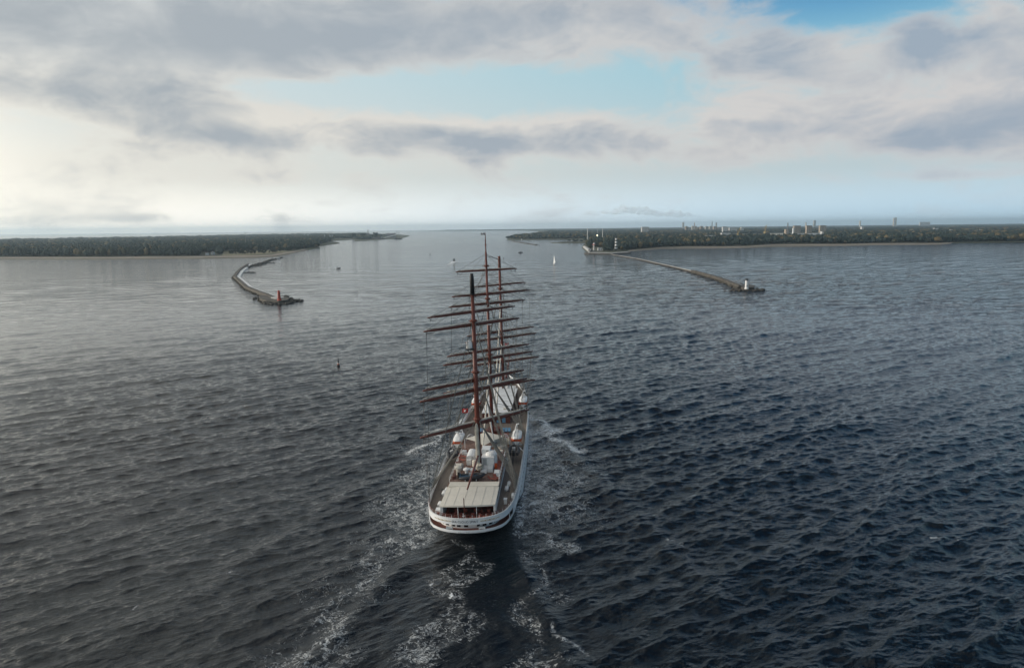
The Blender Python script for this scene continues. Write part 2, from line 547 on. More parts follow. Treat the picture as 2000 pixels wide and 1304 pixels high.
def build_water():
    na, dth = 1680, 0.00050
    azs = np.linspace(R(-56), R(56), na)
    dep = np.concatenate([np.arange(R(72), R(38), -0.003), np.arange(R(38), R(1.2), -dth), np.geomspace(R(1.2), math.atan(CAM_H / 30000.0), 120)[1:]])
    r = CAM_H / np.tan(dep)
    nr = len(r)
    A, Rr = np.meshgrid(azs, r)
    x, y = Rr * np.sin(A), Rr * np.cos(A)
    step = np.gradient(r)[:, None] * np.ones((1, na))
    lat = Rr * (azs[1] - azs[0])
    s, t = to_ship(x, y)
    at = np.abs(t)

    # the smooth lane of churned water astern
    lane_w = 7.0 + np.clip(-s, 0, 200) * 0.16
    lane = sstep(6, -4, s) * np.exp(-(np.clip(at - lane_w * 0.75, 0, None) / (lane_w * 0.35)) ** 2)
    calm = 1 - 0.80 * lane
    calm *= 1 - 0.55 * np.exp(-((at - 9) / 7.0) ** 2) * sstep(-22, 6, s) * sstep(118, 100, s)

    Z = np.zeros_like(x); DX = np.zeros_like(x); DY = np.zeros_like(x)
    g = np.random.default_rng(5)
    comps = []
    for n, l0, l1, d0, spread, slope in ((12, 18, 36, -40, 12, .018), (30, 7, 15, -38, 14, .018), (50, 2.6, 7, -35, 15, .034), (56, 1.0, 2.6, -28, 24, .033), (18, 3, 9, 24, 15, .022)):
        for i in range(n):
            l = l0 * (l1 / l0) ** ((i + g.random()) / n)
            comps.append((l, R(d0 + g.normal() * spread), slope * g.uniform(.6, 1.3), g.random() * 6.2832))
    sa, ca = np.sin(A), np.cos(A)
    # the western water lies in the lee of the land and is calmer
    lee = 1 - 0.68 * sstep(120, 620, Rr) * sstep(0.30, -0.30, A)
    calm = calm * lee
    # slow changes of wave height over the sea
    gust = 1 + 0.22 * np.sin(x * .021 + y * .013 + 1) * np.sin(x * -.011 + y * .017 + 2) + 0.15 * np.sin(x * .005 - y * .007)
    for l, d, sl, ph in comps:
        k = 2 * math.pi / l
        kx, ky = math.sin(d), math.cos(d)
        c = np.abs(kx * sa + ky * ca)
        sp = c * step + np.sqrt(np.clip(1 - c * c, 0, 1)) * lat
        wgt = sstep(2.1, 3.6, l / sp)
        rows = np.where(wgt.max(axis=1) > 0)[0]
        if not len(rows):
            continue
        m = slice(rows[0], rows[-1] + 1)
        phase = k * (kx * x[m] + ky * y[m]) + ph
        a = sl / k * wgt[m] * (calm[m] * gust[m])
        sn = np.sin(phase)
        Z[m] += a * np.cos(phase)
        DX[m] -= 1.3 * a * kx * sn
        DY[m] -= 1.3 * a * ky * sn
    # diverging bow and quarter waves on both sides
    for sgn in (-1, 1):
        tt = t * sgn
        for s0, amp, lam, ang in ((104, .50, 10.5, 50), (6, .42, 8.5, 52)):
            back = s0 - s
            centre = 7.5 + back * 0.335
            env = np.exp(-((tt - centre) / (3.0 + np.clip(back, 0, 400) * 0.055)) ** 2) * sstep(0, 14, back) * np.exp(-np.clip(back, 0, None) / 130)
            kx, ks = math.sin(R(ang)), math.cos(R(ang))
            ph = 2 * math.pi / lam * ((tt - 7.5) * kx + back * -ks * 0.36)
            w = np.cos(ph)
            Z += amp * env * (w + 0.35 * w * w) * sstep(2.5, 5, lam / step)
    under = sstep(14, 22, s) * sstep(112, 104, s) * sstep(6.0, 4.0, at)
    Z = Z * (1 - .75 * under) - .25 * under
    # swirls in the lane
    Z += lane * 0.09 * np.sin(x * .9 + 1.3 * np.sin(y * .31)) * np.sin(y * .55 + np.sin(x * .4)) * sstep(1200, 500, Rr)

    # foam: where the sea is churned white
    f = np.zeros_like(x)
    near = Rr < 420
    px, py = x[near], y[near]
    fo = np.zeros_like(px)
    wob = 2.2 * np.sin(px * .23 + py * .31) + 1.5 * np.sin(px * .61 - py * .42 + 1)
    wx, wy = px + wob, py + 1.5 * np.sin(px * .35 + 2) + np.sin(px * .8)
    for pts, w0, w1, a in (
        ([(838, 1040), (765, 1075), (705, 1130), (660, 1200), (600, 1290), (560, 1340)], 2.2, 8.0, .50),
        ([(780, 1062), (720, 1085), (655, 1140), (600, 1190)], 2, 5, .30),
        ([(1003, 1030), (1030, 1046), (1058, 1060), (1105, 1080)], 1.3, 2.5, .58),
        ([(1050, 1075), (1058, 1120), (1046, 1180), (1028, 1230), (1034, 1300)], 2.8, 4.2, .43),
        ([(1100, 1235), (1122, 1272)], 1.0, 1.4, .56),
        ([(905, 1060), (900, 1100), (870, 1150), (865, 1200), (850, 1250), (830, 1310)], 2.6, 5.5, .44),
        ([(920, 1080), (918, 1130), (905, 1180), (890, 1260)], 1.6, 3.6, .42),
        ([(868, 1180), (850, 1225), (845, 1270), (800, 1290)], 2.0, 4.5, .47),
        ([(862, 1182), (872, 1176)], .9, .9, .85), ([(866, 1137), (875, 1135)], .9, .9, .75), ([(900, 1155), (912, 1153)], .9, .9, .7),
        ([(1022, 806), (1040, 822), (1064, 838), (1092, 858), (1114, 874)], 3.0, 5.5, .80),
        ([(1036, 850), (1060, 880), (1085, 930), (1075, 1000)], 6.5, 14, .52),
        ([(1090, 880), (1130, 890), (1150, 905)], 4, 6, .36),
        ([(1030, 985), (1016, 1000)], 1.8, 2.4, .74), ([(1024, 1006), (1010, 1012)], 1.4, 1.8, .6),
        ([(925, 808), (902, 826), (868, 845), (830, 872), (815, 885)], 3.0, 5.0, .72),
        ([(890, 860), (850, 890), (825, 950), (800, 1010)], 7, 14, .52),
        ([(838, 1020), (800, 1045), (750, 1060)], 2, 5, .55),
        ([(845, 940), (822, 985), (838, 1030)], 3, 3.5, .50),
        ([(1852, 1049), (1856, 1051)], .35, .35, .75), ([(1316, 1056), (1322, 1060)], .5, .5, .6), ([(1583, 794), (1590, 793)], .6, .6, .5),
        ([(255, 1190), (278, 1180)], .4, .6, .5), ([(455, 1122), (468, 1120)], .9, 1.0, .5),
    ):
        fo = np.maximum(fo, near_path(wx, wy, pts, w0 * .82, w1 * .82) * a * 1.04)
    fo = np.maximum(fo, lane[near] * .17)
    f[near] = fo
    hullside = np.exp(-((at - np.interp(s, [q[0] for q in OUT], [q[1] for q in OUT]) - .3) / 1.7) ** 2) * sstep(6, 16, s) * sstep(114, 108, s)
    f = np.maximum(f, hullside * 0.72)
    # the motor boat's wake
    bx, by, _ = W(887, 510)
    d = by - y
    f = np.maximum(f, 1.7 * np.exp(-((x - bx - d * 0.02) / (3 + np.clip(d, 0, 400) * .06)) ** 2) * sstep(-4, 10, d) * np.exp(-np.clip(d, 0, None) / 150))
    f = np.maximum(f, 1.2 * np.exp(-((np.abs(x - bx) - d * .30) / 4) ** 2) * sstep(0, 6, d) * np.exp(-np.clip(d, 0, None) / 40))
    Z += f * 0.10 * np.sin(x * 2.1 + np.sin(y * 1.7)) * np.sin(y * 1.9 + 1.3 * np.sin(x * 1.3)) * (Rr < 350)

    fade = sstep(220, 2600, Rr)
    rough = 0.06 + 0.06 * fade
    verts = np.stack([x + DX, y + DY, Z], -1).reshape(-1, 3)
    i = np.arange(nr - 1)[:, None] * na + np.arange(na - 1)[None, :]
    quads = np.stack([i, i + 1, i + na + 1, i + na], -1).reshape(-1, 4)

    m = bpy.data.materials.new('sea_water')
    m.use_nodes = True
    tr = m.node_tree
    X.tree = tr
    p = tr.nodes["Principled BSDF"]
    co = tr.nodes.new('ShaderNodeTexCoord').outputs['Object']

    def attr(nm):
        n = tr.nodes.new('ShaderNodeAttribute')
        n.attribute_name = nm
        return X(n.outputs['Fac'])
    ox, oy, oz = separate(co)
    foam, rgh, slick, lee_f = attr('foam'), attr('rough'), attr('slick'), attr('lee')
    # ripples run along the swell crests: stretched across the wind
    c1, s1 = math.cos(R(-38)), math.sin(R(-38))
    u = ox * c1 - oy * s1
    v = ox * s1 + oy * c1
    rip = noise(combine(u * 0.30, v * 1.0, 0.0), 0.34, 6.0, 0.64, 0.3)
    rip2 = noise(combine(ox * 0.34 + oy * 0.1, oy * 1.0, 7.0), 0.085, 5.0, 0.62, 0.2)
    rip4 = noise(combine(ox * 0.30 + oy * 0.08, oy * 1.0, 4.0), 0.022, 5.0, 0.62, 0.3)
    rip3 = noise(combine(ox * .8, oy * 1.0, 3.0), 1.1, 3.0, 0.6, 0.2)
    b1 = tr.nodes.new('ShaderNodeBump')
    b1.inputs['Strength'].default_value = 1.0
    b1.inputs['Distance'].default_value = 1.0
    h = (rip * 0.75 + rip3 * 0.18) * (X(1.0) - slick * 0.6) * lee_f + (rip2 * 8.0 * rgh.smooth(0.0602, 0.068) + rip4 * 16.0 * rgh.smooth(0.061, 0.078)) * (lee_f * 0.95 + 0.05)
    tr.links.new(h.v, b1.inputs['Height'])
    # foam in threads and cells
    wa = noise(co, 0.22, 3.0, 0.6)
    wb = noise(combine(ox + 40.0, oy, 1.0), 0.22, 3.0, 0.6)
    warped = combine(ox + (wa - 0.5) * 9.0, oy + (wb - 0.5) * 9.0, 2.0)
    cell = noise(warped, 0.42, 5.0, 0.64)
    thread = noise(warped, 1.7, 5.0, 0.68)
    ridge = X(1.0) - ((cell - 0.5).abs() * 14.0).min(1.0)
    ridge2 = X(1.0) - ((thread - 0.5).abs() * 10.5).min(1.0)
    fleck = noise(co, 2.2, 4.0, 0.7)
    pat = ridge * 0.42 + ridge2 * 0.42 + (fleck - 0.5) * 0.9
    fm = ((foam * 1.05 + pat - 0.92) * 1.7).clamp() * foam.smooth(0.05, 0.3)
    veil = foam.smooth(0.15, 0.95) * 0.10
    tr.links.new(mixc(fm.max(veil * fleck), C(.0012, .0048, .0088), C(.78, .81, .82)).v, p.inputs['Base Color'])
    tr.links.new((rgh + fm * 0.5).v, p.inputs['Roughness'])
    p.inputs['IOR'].default_value = 1.40
    tr.links.new(b1.outputs[0], p.inputs['Normal'])

    o = np_mesh('sea', verts, quads, m)
    for nm, arr in (('foam', f), ('rough', rough), ('slick', np.clip(lane, 0, 1)), ('lee', lee)):
        at_ = o.data.attributes.new(nm, 'FLOAT', 'POINT')
        at_.data.foreach_set('value', arr.astype(np.float32).ravel())
    return tag(o, 'dark rippled sea with the foaming wake of the sailing ship', 'sea', kind='structure')


sea = build_water()
# the sea bed catches every sight line beside and behind the water sheet
bed = MB().face([(-31000, -2500, -2.4), (30500, -2500, -2.4), (30500, 30500, -2.4), (-31000, 30500, -2.4)]).build('seabed', 'antifoul')
tag(bed, 'dark sea floor under the open water', 'sea floor', kind='structure')

# ------------------------------------------------------------------ the sailing ship (x to starboard, y forward, z up)
ship = thing('sailing_ship', 'three masted white cruise sailing ship with furled sails under way', 'sailing ship')
ship.matrix_world = SHIP


def sheer(s):
    return 7.25 + 2.6 * (max(0.0, s - 55) / 63) ** 2


def aboard(o, t, s, z, rz=0.0, rx=0.0, ry=0.0):
    """put a loose thing on the ship"""
    o.matrix_world = SHIP @ Matrix.Translation((t, s, z)) @ Matrix.Rotation(rz, 4, 'Z') @ Matrix.Rotation(rx, 4, 'X') @ Matrix.Rotation(ry, 4, 'Y')
    return o


STATIONS = [q[0] for q in OUT]
FINE = sorted(set([0.40, 0.41, 0.43, 0.47, 0.55, 0.7, 0.95, 1.3, 1.75, 2.3, 3.1, 3.9, 4.7, 5.8, 7, 8.5, 10] + list(np.arange(12, 118.6, 2.0)) + [118.5]))


def outline(level, s_list=FINE):
    """points of the hull at a level: stern tucks in under the counter, bow rakes forward"""
    start = float(np.interp(level, [-2.0, 0.0, 1.5, 3.0, 4.0, 4.35, 4.5], [15.0, 12.0, 9.0, 5.2, 1.9, 0.65, 0.40]))
    end = float(np.interp(level, [-2.0, 0.0, 4.0, 7.2, 10.0], [107, 109.5, 114, 117.2, 119.2]))
    pts = []
    for s in s_list:
        k = (s - 0.4) / (118.5 - 0.4)
        q = s + (start - 0.4) * (1 - k) ** 3 + (end - 118.5) * k ** 3
        narrow = 1.0
        if level < 4.6:
            a = float(np.interp(level, [-2.0, 0.0, 2.0, 4.6], [0.30, 0.45, 0.80, 1.0]))
            narrow = a + (1 - a) * min(1.0, max(0, (s - 0.4) / 26)) ** 0.7
            b = float(np.interp(level, [-2.0, 0.0, 4.6], [0.55, 0.72, 1.0]))
            if s > 80: narrow *= b + (1 - b) * (1 - min(1.0, (s - 80) / 38))
        pts.append((half(s) * narrow, q))
    return pts


def ring(level, top=None):
    pts = outline(level)
    out = []
    for t, s in reversed(pts):
        out.append((-t, s, level if top is None else top(s)))
    for t, s in pts[1:]:
        out.append((t, s, level if top is None else top(s)))
    return out


GAL = 8.6     # forward end of the open gallery round the stern


def clip_rows(r, cond):
    return [p for p in r if cond(p)]


hull = MB()
rows = [ring(z) for z in (0.35, 1.2, 2.0, 3.0, 3.6, 4.0, 4.2, 4.35, 4.5, 4.7, 5.0)]
hull.loft(rows)
hb = MB()
hb.loft([ring(-2.0), ring(-1.0), ring(0.35)])
hull_o = hull.build('hull', 'hull_white', ship, True)
hb.build('boot_topping', 'antifoul', hull_o, True)


def side_band(z0, z1, smin, mat_rows=3):
    """the ship's side above the gallery, port and starboard separately"""
    mb = MB()
    for sgn in (-1, 1):
        sl = [smin] + [s for s in FINE if s > smin]
        rr = []
        for j in range(mat_rows + 1):
            row = []
            for s in sl:
                zt = sheer(s) if z1 is None else z1
                row.append((sgn * half(s), s, z0 + (zt - z0) * j / mat_rows))
            rr.append(row)
        mb.loft(rr)
        # inner face of the bulwark
        mb.loft([[(sgn * max(0.02, half(s) - 0.16), s, sheer(s) - 1.05) for s in sl], [(sgn * max(0.02, half(s) - 0.16), s, sheer(s)) for s in sl],
                 [(sgn * half(s), s, sheer(s)) for s in sl]])
    return mb


side_band(5.0, None, GAL).build('side_plating', 'hull_white', hull_o, True)

# band with the name round the stern, above the open gallery
sl = [s for s in FINE if s < GAL] + [GAL]
path = [(-half(s), s) for s in reversed(sl)] + [(half(s), s) for s in sl[1:]]


def offset(pts, d):
    """the same stern curve moved inboard by d"""
    res = []
    for i, p in enumerate(pts):
        a, b = pts[max(0, i - 1)], pts[min(len(pts) - 1, i + 1)]
        tx, ty = b[0] - a[0], b[1] - a[1]
        l = math.hypot(tx, ty) or 1
        res.append((p[0] - ty / l * d, p[1] + tx / l * d))
    return res


def smooth_path(n=61):
    """stern curve evenly sampled"""
    P = np.array(path)
    d = np.concatenate([[0], np.cumsum(np.hypot(*(P[1:] - P[:-1]).T))])
    q = np.linspace(0, d[-1], n)
    x, y = np.interp(q, d, P[:, 0]), np.interp(q, d, P[:, 1])
    for _ in range(4):
        y[1:-1] = (y[:-2] + 2 * y[1:-1] + y[2:]) / 4
        x[1:-1] = (x[:-2] + 2 * x[1:-1] + x[2:]) / 4
    return list(zip(x, y))


STERN = smooth_path()
inn = offset(STERN, 0.16)
band = MB()
band.loft([[(x, y, 6.10) for x, y in inn], [(x, y, 6.10) for x, y in STERN], [(x, y, 6.65) for x, y in STERN], [(x, y, 7.25) for x, y in STERN], [(x, y, 7.25) for x, y in inn], [(x, y, 6.22) for x, y in inn]])
band_o = band.build('name_band', 'hull_white', ship, False)
cap = MB()
cap.loft([[(x, y, 7.25) for x, y in offset(STERN, .2)], [(x, y, 7.33) for x, y in offset(STERN, .2)], [(x, y, 7.33) for x, y in offset(STERN, -.06)], [(x, y, 7.25) for x, y in offset(STERN, -.06)]])
cap.build('cap_rail', 'white_paint', band_o)


def stern_s(t):
    """how far aft the stern curve lies at a distance off the middle"""
    return float(np.interp(t, [p[0] for p in STERN], [p[1] for p in STERN]))


def lettering(words_, width, zc, parent):
    cu = bpy.data.curves.new('name_lettering', 'FONT')
    cu.body = words_
    cu.size = 0.5
    cu.extrude = 0.012
    cu.align_x = 'CENTER'
    tmp = bpy.data.objects.new('name_lettering', cu)
    COL.objects.link(tmp)
    bpy.context.view_layer.update()
    me = bpy.data.meshes.new_from_object(tmp.evaluated_get(bpy.context.evaluated_depsgraph_get()))
    bpy.data.objects.remove(tmp)
    xs = [v.co.x for v in me.vertices]
    ys = [v.co.y for v in me.vertices]
    k = width / (max(xs) - min(xs))
    mid = (max(xs) + min(xs)) / 2
    hh = (max(ys) + min(ys)) / 2
    for v in me.vertices:
        t = (v.co.x - mid) * k - 0.1
        v.co = (t, stern_s(t) - 0.018 + -v.co.z, zc + (v.co.y - hh) * k)
    me.materials.clear()
    me.materials.append(M['ink'])
    o = bpy.data.objects.new('name_lettering', me)
    COL.objects.link(o)
    o.parent = parent
    return o


lettering("SEA CLOUD SPIRIT", 4.9, 6.68, band_o)
for sgn in (-1, 1):                                  # scrollwork either side of the name
    sc = MB()
    ts = np.linspace(2.75, 6.1, 26)
    for k2 in (0, 1):
        pts = [(sgn * t, stern_s(sgn * t) - 0.03, 6.70 + 0.13 * math.sin((t - 2.75) * 4.2 + k2 * math.pi) * math.exp(-abs(t - 4.6) * .25)) for t in ts]
        sc.tube(pts, 0.030, 4)
    for t in (3.6, 4.4, 5.1):
        sc.tube([(sgn * (t - .12), stern_s(sgn * t) - .03, 6.62), (sgn * (t + .12), stern_s(sgn * t) - .03, 6.78)], .06, 5)
    sc.build('scrollwork', 'gold', band_o)

# gallery deck, window wall and its windows
pl = offset(STERN, .10)
gd = MB()
gd.loft([[(0, 9.5, 4.6)] * len(pl), [(x, y, 4.6) for x, y in pl]])
gd.build('gallery_deck', 'red_teak', ship)
inner_lip = MB()
i2 = offset(STERN, .14)
inner_lip.loft([[(x, y, 4.6) for x, y in i2], [(x, y, 5.0) for x, y in i2], [(x, y, 5.0) for x, y in offset(STERN, -.02)]])
inner_lip.build('gallery_bulwark', 'hull_white', ship)
wall = offset(STERN, 1.9)
wall = [p for p in wall if p[1] < 9.3]
ww = MB()
ww.loft([[(x, y, 4.6) for x, y in wall], [(x, y, 6.10) for x, y in wall]])
ww_o = ww.build('stern_wall', 'white_paint', ship)
for t0, t1 in ((-5.15, -4.6), (-4.2, -3.5), (-2.95, -2.3), (-1.9, -1.2), (-.55, .25), (1.85, 2.4), (2.9, 3.6), (4.05, 4.65), (5.0, 5.5)):
    g = MB()
    yw = [float(np.interp(t, [p[0] for p in wall], [p[1] for p in wall])) - 0.03 for t in (t0, t1)]
    g.face([(t0, yw[0], 4.86), (t1, yw[1], 4.86), (t1, yw[1], 5.42), (t0, yw[0], 5.42)])
    g.face([(t0, yw[0] + .02, 4.86), (t0, yw[0], 4.86), (t0, yw[0], 5.42), (t0, yw[0] + .02, 5.42)])
    g.build('window', 'glass', ww_o)
for t in (-3.2, 2.9):                                # mooring winches on the gallery
    w_ = MB()
    w_.tube([(t - .45, 1.75, 5.0), (t + .45, 1.75, 5.0)], .26, 10)
    w_.box(t - .6, t - .45, 1.45, 2.1, 4.6, 5.3).box(t + .45, t + .6, 1.45, 2.1, 4.6, 5.3)
    w_.build('mooring_winch', 'white_paint', ship)
for t in (-1.15, .35):                               # fairleads through the lower bulwark
    fl = MB()
    fl.tube([(t - .32, stern_s(t) - .06, 4.62), (t + .32, stern_s(t) - .06, 4.62)], .13, 8, flat=.8)
    fl.build('fairlead', 'steel', hull_o)
for sgn in (-1, 1):
    MB().tube([(sgn * (half(6.4) - .12), 6.4, 5.0), (sgn * (half(6.4) - .12), 6.4, 6.1)], .09, 6).build('gallery_post', 'hull_white', ship)

# weather deck from the stern right forward
deck = MB()
ss = [s for s in FINE if s < 118]
deck.loft([[(-max(.02, half(s) - .17) if s > .45 else 0, s if s > 1 else max(s, stern_s(0) + .17), sheer(s) - 1.05) for s in ss],
           [(max(.02, half(s) - .17) if s > .45 else 0, s if s > 1 else max(s, stern_s(0) + .17), sheer(s) - 1.05) for s in ss]])
deck.build('deck', 'teak', ship)
aft = MB()
ap = offset(STERN, .18)
aft.face([(x, y, 6.215) for x, y in ap if y < 5.4] + [(5.2, 5.6, 6.215), (-5.2, 5.6, 6.215)])
aft.build('aft_deck', 'red_teak', ship)

# rail round the stern
rail = MB()
for zz, rr in ((7.62, .035), (7.95, .055)):
    rail.tube([(x, y, zz) for x, y in offset(STERN, .1)], rr, 5)
rail_o = rail.build('hand_rail', 'mahogany', ship)
for i, (x, y) in enumerate(offset(STERN, .1)):
    if i % 3 == 0:
        MB().tube([(x, y, 7.3), (x, y, 7.95)], .035, 5).build('stanchion', 'white_paint', rail_o)
for sgn in (-1, 1):
    r_ = MB()
    st = [s for s in np.arange(GAL, 112, 2.4)]
    for zz in (.35, .68):
        r_.tube([(sgn * (half(s) - .08), s, sheer(s) + zz) for s in st], .032, 4)
    for s in st:
        r_.tube([(sgn * (half(s) - .08), s, sheer(s)), (sgn * (half(s) - .08), s, sheer(s) + .68)], .032, 4)
    r_.build('side_rail', 'steel', ship)
rub = MB()
for sgn in (-1, 1):
    rub.tube([(sgn * (half(s) + .03), s, 5.4 + (sheer(s) - 7.25) * .6) for s in FINE if s >= GAL], .09, 6)
rub.build('rubbing_strake', 'white_paint', hull_o)
for sgn in (-1, 1):
    for s in np.arange(14, 104, 3.0):
        p_ = MB()
        x = sgn * (half(s) + .012)
        p_.tube([(x - .03 * sgn, s, 3.9), (x + .012 * sgn, s, 3.9)], .22, 10)
        p_.build('porthole', 'glass', hull_o)

# ---- aft house with the awning
house = MB()
house.box(-4.9, 5.2, 7.6, 33.5, 6.2, 8.95)
house_o = house.build('aft_house', 'white_paint', ship)
roof = MB().box(-5.1, 5.4, 12.2, 34.0, 8.95, 9.12)
roof.build('sun_deck', 'worn_teak', house_o)
ro2 = MB().box(-4.75, 5.3, 11.9, 14.3, 9.124, 9.30)
ro2.build('house_roof', 'canvas', house_o)
bar = MB().box(-4.6, 4.95, 7.5, 7.58, 6.25, 8.6)
bar.build('bar_front', 'mahogany', house_o)
for t0, t1 in ((-4.1, -2.5), (-1.9, -.4), (.3, 1.6), (2.4, 4.4)):
    MB().box(t0, t1, 7.44, 7.49, 6.9, 8.3).build('window', 'glass', house_o)
for s in np.arange(9.5, 33, 2.4):
    for sgn, x in ((-1, -4.9), (1, 5.2)):
        MB().box(x - .02 if sgn < 0 else x + .001, x - .001 if sgn < 0 else x + .02, s, s + 1.3, 7.3, 8.3).build('window', 'glass', house_o)
aw = MB()
na_, ns_ = 12, 10
rws = []
for j in range(ns_ + 1):
    s = 2.9 + (12.2 - 2.9) * j / ns_
    row = []
    for i in range(na_ + 1):
        f = i / na_
        t = -5.0 + 10.35 * f
        bow_ = (1 - (2 * f - 1) ** 2)
        z = 9.0 + 0.16 * bow_ + .05 * math.sin(f * na_ * math.pi) ** 2 - .05 * math.sin(j / ns_ * math.pi) + .06 * j / ns_
        row.append((t, s - 0.75 * bow_ * (1 - j / ns_) + (0.5 * (f - .5)) * (1 - j / ns_), z))
    rws.append(row)
aw.loft(rws)
aw.loft([rws[0], [(x, y - .05, z - .28) for x, y, z in rws[0]]])
aw.loft([[r[0] for r in rws], [(r[0][0] - .03, r[0][1], r[0][2] - .22) for r in rws]])
aw.loft([[r[-1] for r in rws], [(r[-1][0] + .03, r[-1][1], r[-1][2] - .22) for r in rws]])
aw_o = aw.build('awning', 'canvas', ship)
sm = MB()
for i in range(1, na_, 2):
    sm.tube([(r[i][0], r[i][1], r[i][2] + .012) for r in rws], .025, 4)
sm.build('awning_seam', 'canvas_seam', aw_o)
for i in (0, 4, 8, 12):
    x, y, z = rws[0][i]
    MB().tube([(x, y + .1, 6.2), (x, y + .1, z - .05)], .06, 6).build('awning_post', 'white_paint', aw_o)
for t0, t1 in ((-5.0, -4.55), (5.0, 5.25)):
    MB().box(t0, t1, 3.3, 7.6, 6.2, 8.7).build('wind_screen', 'white_paint', aw_o)
MB().tube([(-.35, 2.5, 7.2), (-.15, .6, 11.2)], .075, 8).build('ensign_staff', 'mahogany', ship)
e_ = MB()
e_.tube([(-.32, .42, 7.6), (-.32, .42, 8.35)], .05, 5).tube([(-.55, .4, 7.85), (-.3, .4, 7.72), (-.02, .4, 7.98)], .045, 5)
e_.build('anchor_emblem', 'white_paint', rail_o)

# ---- things built on the sun deck
cas = MB()
cas.box(.75, 3.45, 23.2, 28.6, 9.12, 11.4)
cas.lathe([(1.25, 0), (1.25, 2.5), (1.1, 2.75), (.6, 2.95)], 16, (2.75, 25.2, 9.12))
cas_o = cas.build('funnel_casing', 'white_paint', ship)
MB().box(.55, 2.35, 26.0, 28.9, 11.4, 12.25).build('casing_roof', 'roof_white', cas_o)
MB().box(.9, 2.2, 19.6, 23.2, 9.12, 9.75).box(2.3, 3.4, 20.2, 23.2, 9.12, 9.95).build('casing_step', 'roof_white', cas_o)
MB().box(1.1, 1.9, 23.14, 23.19, 9.3, 11.1).build('door', 'steel', cas_o)
for t in (1.6, 2.6):
    MB().box(t, t + .5, 25.94, 25.99, 11.55, 12.0).build('window', 'glass', cas_o)
hut = MB()
hut.box(-2.8, -1.2, 25.6, 30.5, 9.12, 10.7)
hut.tube([(-2.0, 25.6, 10.7), (-2.0, 30.5, 10.7)], [.8, .8], 14, flat=.5)
hut_o = hut.build('deck_hut', 'white_paint', ship)
MB().box(-2.6, -1.7, 24.9, 25.58, 9.12, 10.3).build('locker', 'roof_white', hut_o)
MB().box(-1.6, -1.2, 25.54, 25.59, 9.2, 10.9).build('door', 'steel', hut_o)
MB().lathe([(.55, 0), (.55, 1.3), (.42, 1.55), (.0, 1.6)], 12, (-.75, 23.8, 9.12)).build('mushroom_vent', 'canvas', ship)
MB().lathe([(.34, 0), (.34, 1.0), (.75, 1.15), (.75, 1.4), (.1, 1.7)], 12, (-1.9, 18.7, 9.12)).build('mushroom_vent', 'white_paint', ship)
MB().lathe([(.30, 0), (.30, .9), (.65, 1.0), (.65, 1.25), (.1, 1.5)], 12, (-.7, 18.9, 9.12)).build('mushroom_vent', 'white_paint', ship)
MB().lathe([(.45, 0), (.45, 1.2), (.8, 1.35), (.8, 1.6), (.1, 1.9)], 12, (-3.7, 19.2, 9.12)).build('mushroom_vent', 'canvas', ship)
MB().box(3.9, 5.0, 17.6, 19.4, 9.12, 10.0).build('deck_locker', 'roof_white', ship)
MB().box(-4.6, -3.4, 21.4, 23.2, 9.12, 10.2).build('deck_locker', 'canvas', ship)
# small fittings crowded round the aft mast
for i, (t, s_, w_, l_, h_, mt) in enumerate(((-4.3, 17.0, .5, 1.6, .5, 'mahogany'), (-4.4, 26.0, .5, 2.2, .45, 'mahogany'), (4.4, 27.5, .5, 2.4, .45, 'mahogany'), (-3.4, 30.8, .9, .9, .8, 'steel'), (.1, 24.4, .8, .6, .9, 'mahogany'),
                                             (-.4, 21.0, 1.5, .3, .9, 'mahogany'), (1.0, 20.6, .3, 1.4, .9, 'mahogany'), (4.1, 33.0, 1.0, 1.0, .6, 'canvas'), (-4.2, 33.0, 1.0, .8, .7, 'roof_white'), (3.9, 22.8, .6, .6, 1.0, 'orange'), (-3.2, 22.0, .4, .4, 1.3, 'steel'), (.0, 31.4, 1.2, .7, .9, 'mahogany'))):
    MB().box(t - w_ / 2, t + w_ / 2, s_ - l_ / 2, s_ + l_ / 2, 9.12, 9.12 + h_).box(t - w_ / 2 + .04, t + w_ / 2 - .04, s_ - l_ / 2 + .04, s_ + l_ / 2 - .04, 9.12 + h_, 9.2 + h_).build('deck_fitting', mt, ship)
for t in (-4.9, 5.2):
    q = MB()
    for zz in (9.6, 10.1):
        q.tube([(t, 14.5, zz), (t, 33.6, zz)], .035, 4)
    for s_ in np.arange(14.5, 34, 1.9):
        q.tube([(t, s_, 9.12), (t, s_, 10.1)], .035, 4)
    q.build('deck_rail', 'white_paint', ship)
for i in range(10):                                  # coiled ropes on the side decks
    s_ = 18 + i * 7.3
    t = (6.9 if i % 2 else -7.0)
    q = MB()
    for k in range(3):
        q.tube([((.42 - .1 * k) * math.cos(a), (.42 - .1 * k) * math.sin(a), .06 + .07 * k) for a in np.linspace(0, 6.283, 13)], .05, 5)
    o = q.build('rope_coil', 'pale_rope')
    aboard(o, t, s_, sheer(s_) - 1.03)
    tag(o, 'coil of rope lying on the side deck of the ship', 'rope', 'rope coils on the side decks')
tub = MB()
tub.lathe([(1.15, 0), (1.2, .75), (1.0, .8), (.95, .55)], 20, (3.85, 38.4, 8.6))
tub.build('round_table', 'canvas', ship)
scr = MB()
scr.loft([[(3.9 + 1.9 * math.cos(a), 39.6 + 1.9 * math.sin(a), z) for a in np.linspace(-.3, math.pi + .3, 15)] for z in (8.6, 10.3)])
scr.loft([[(3.9 + 1.84 * math.cos(a), 39.6 + 1.84 * math.sin(a), z) for a in np.linspace(-.3, math.pi + .3, 15)] for z in (10.3, 8.6)])
scr.build('curved_screen', 'canvas', ship)
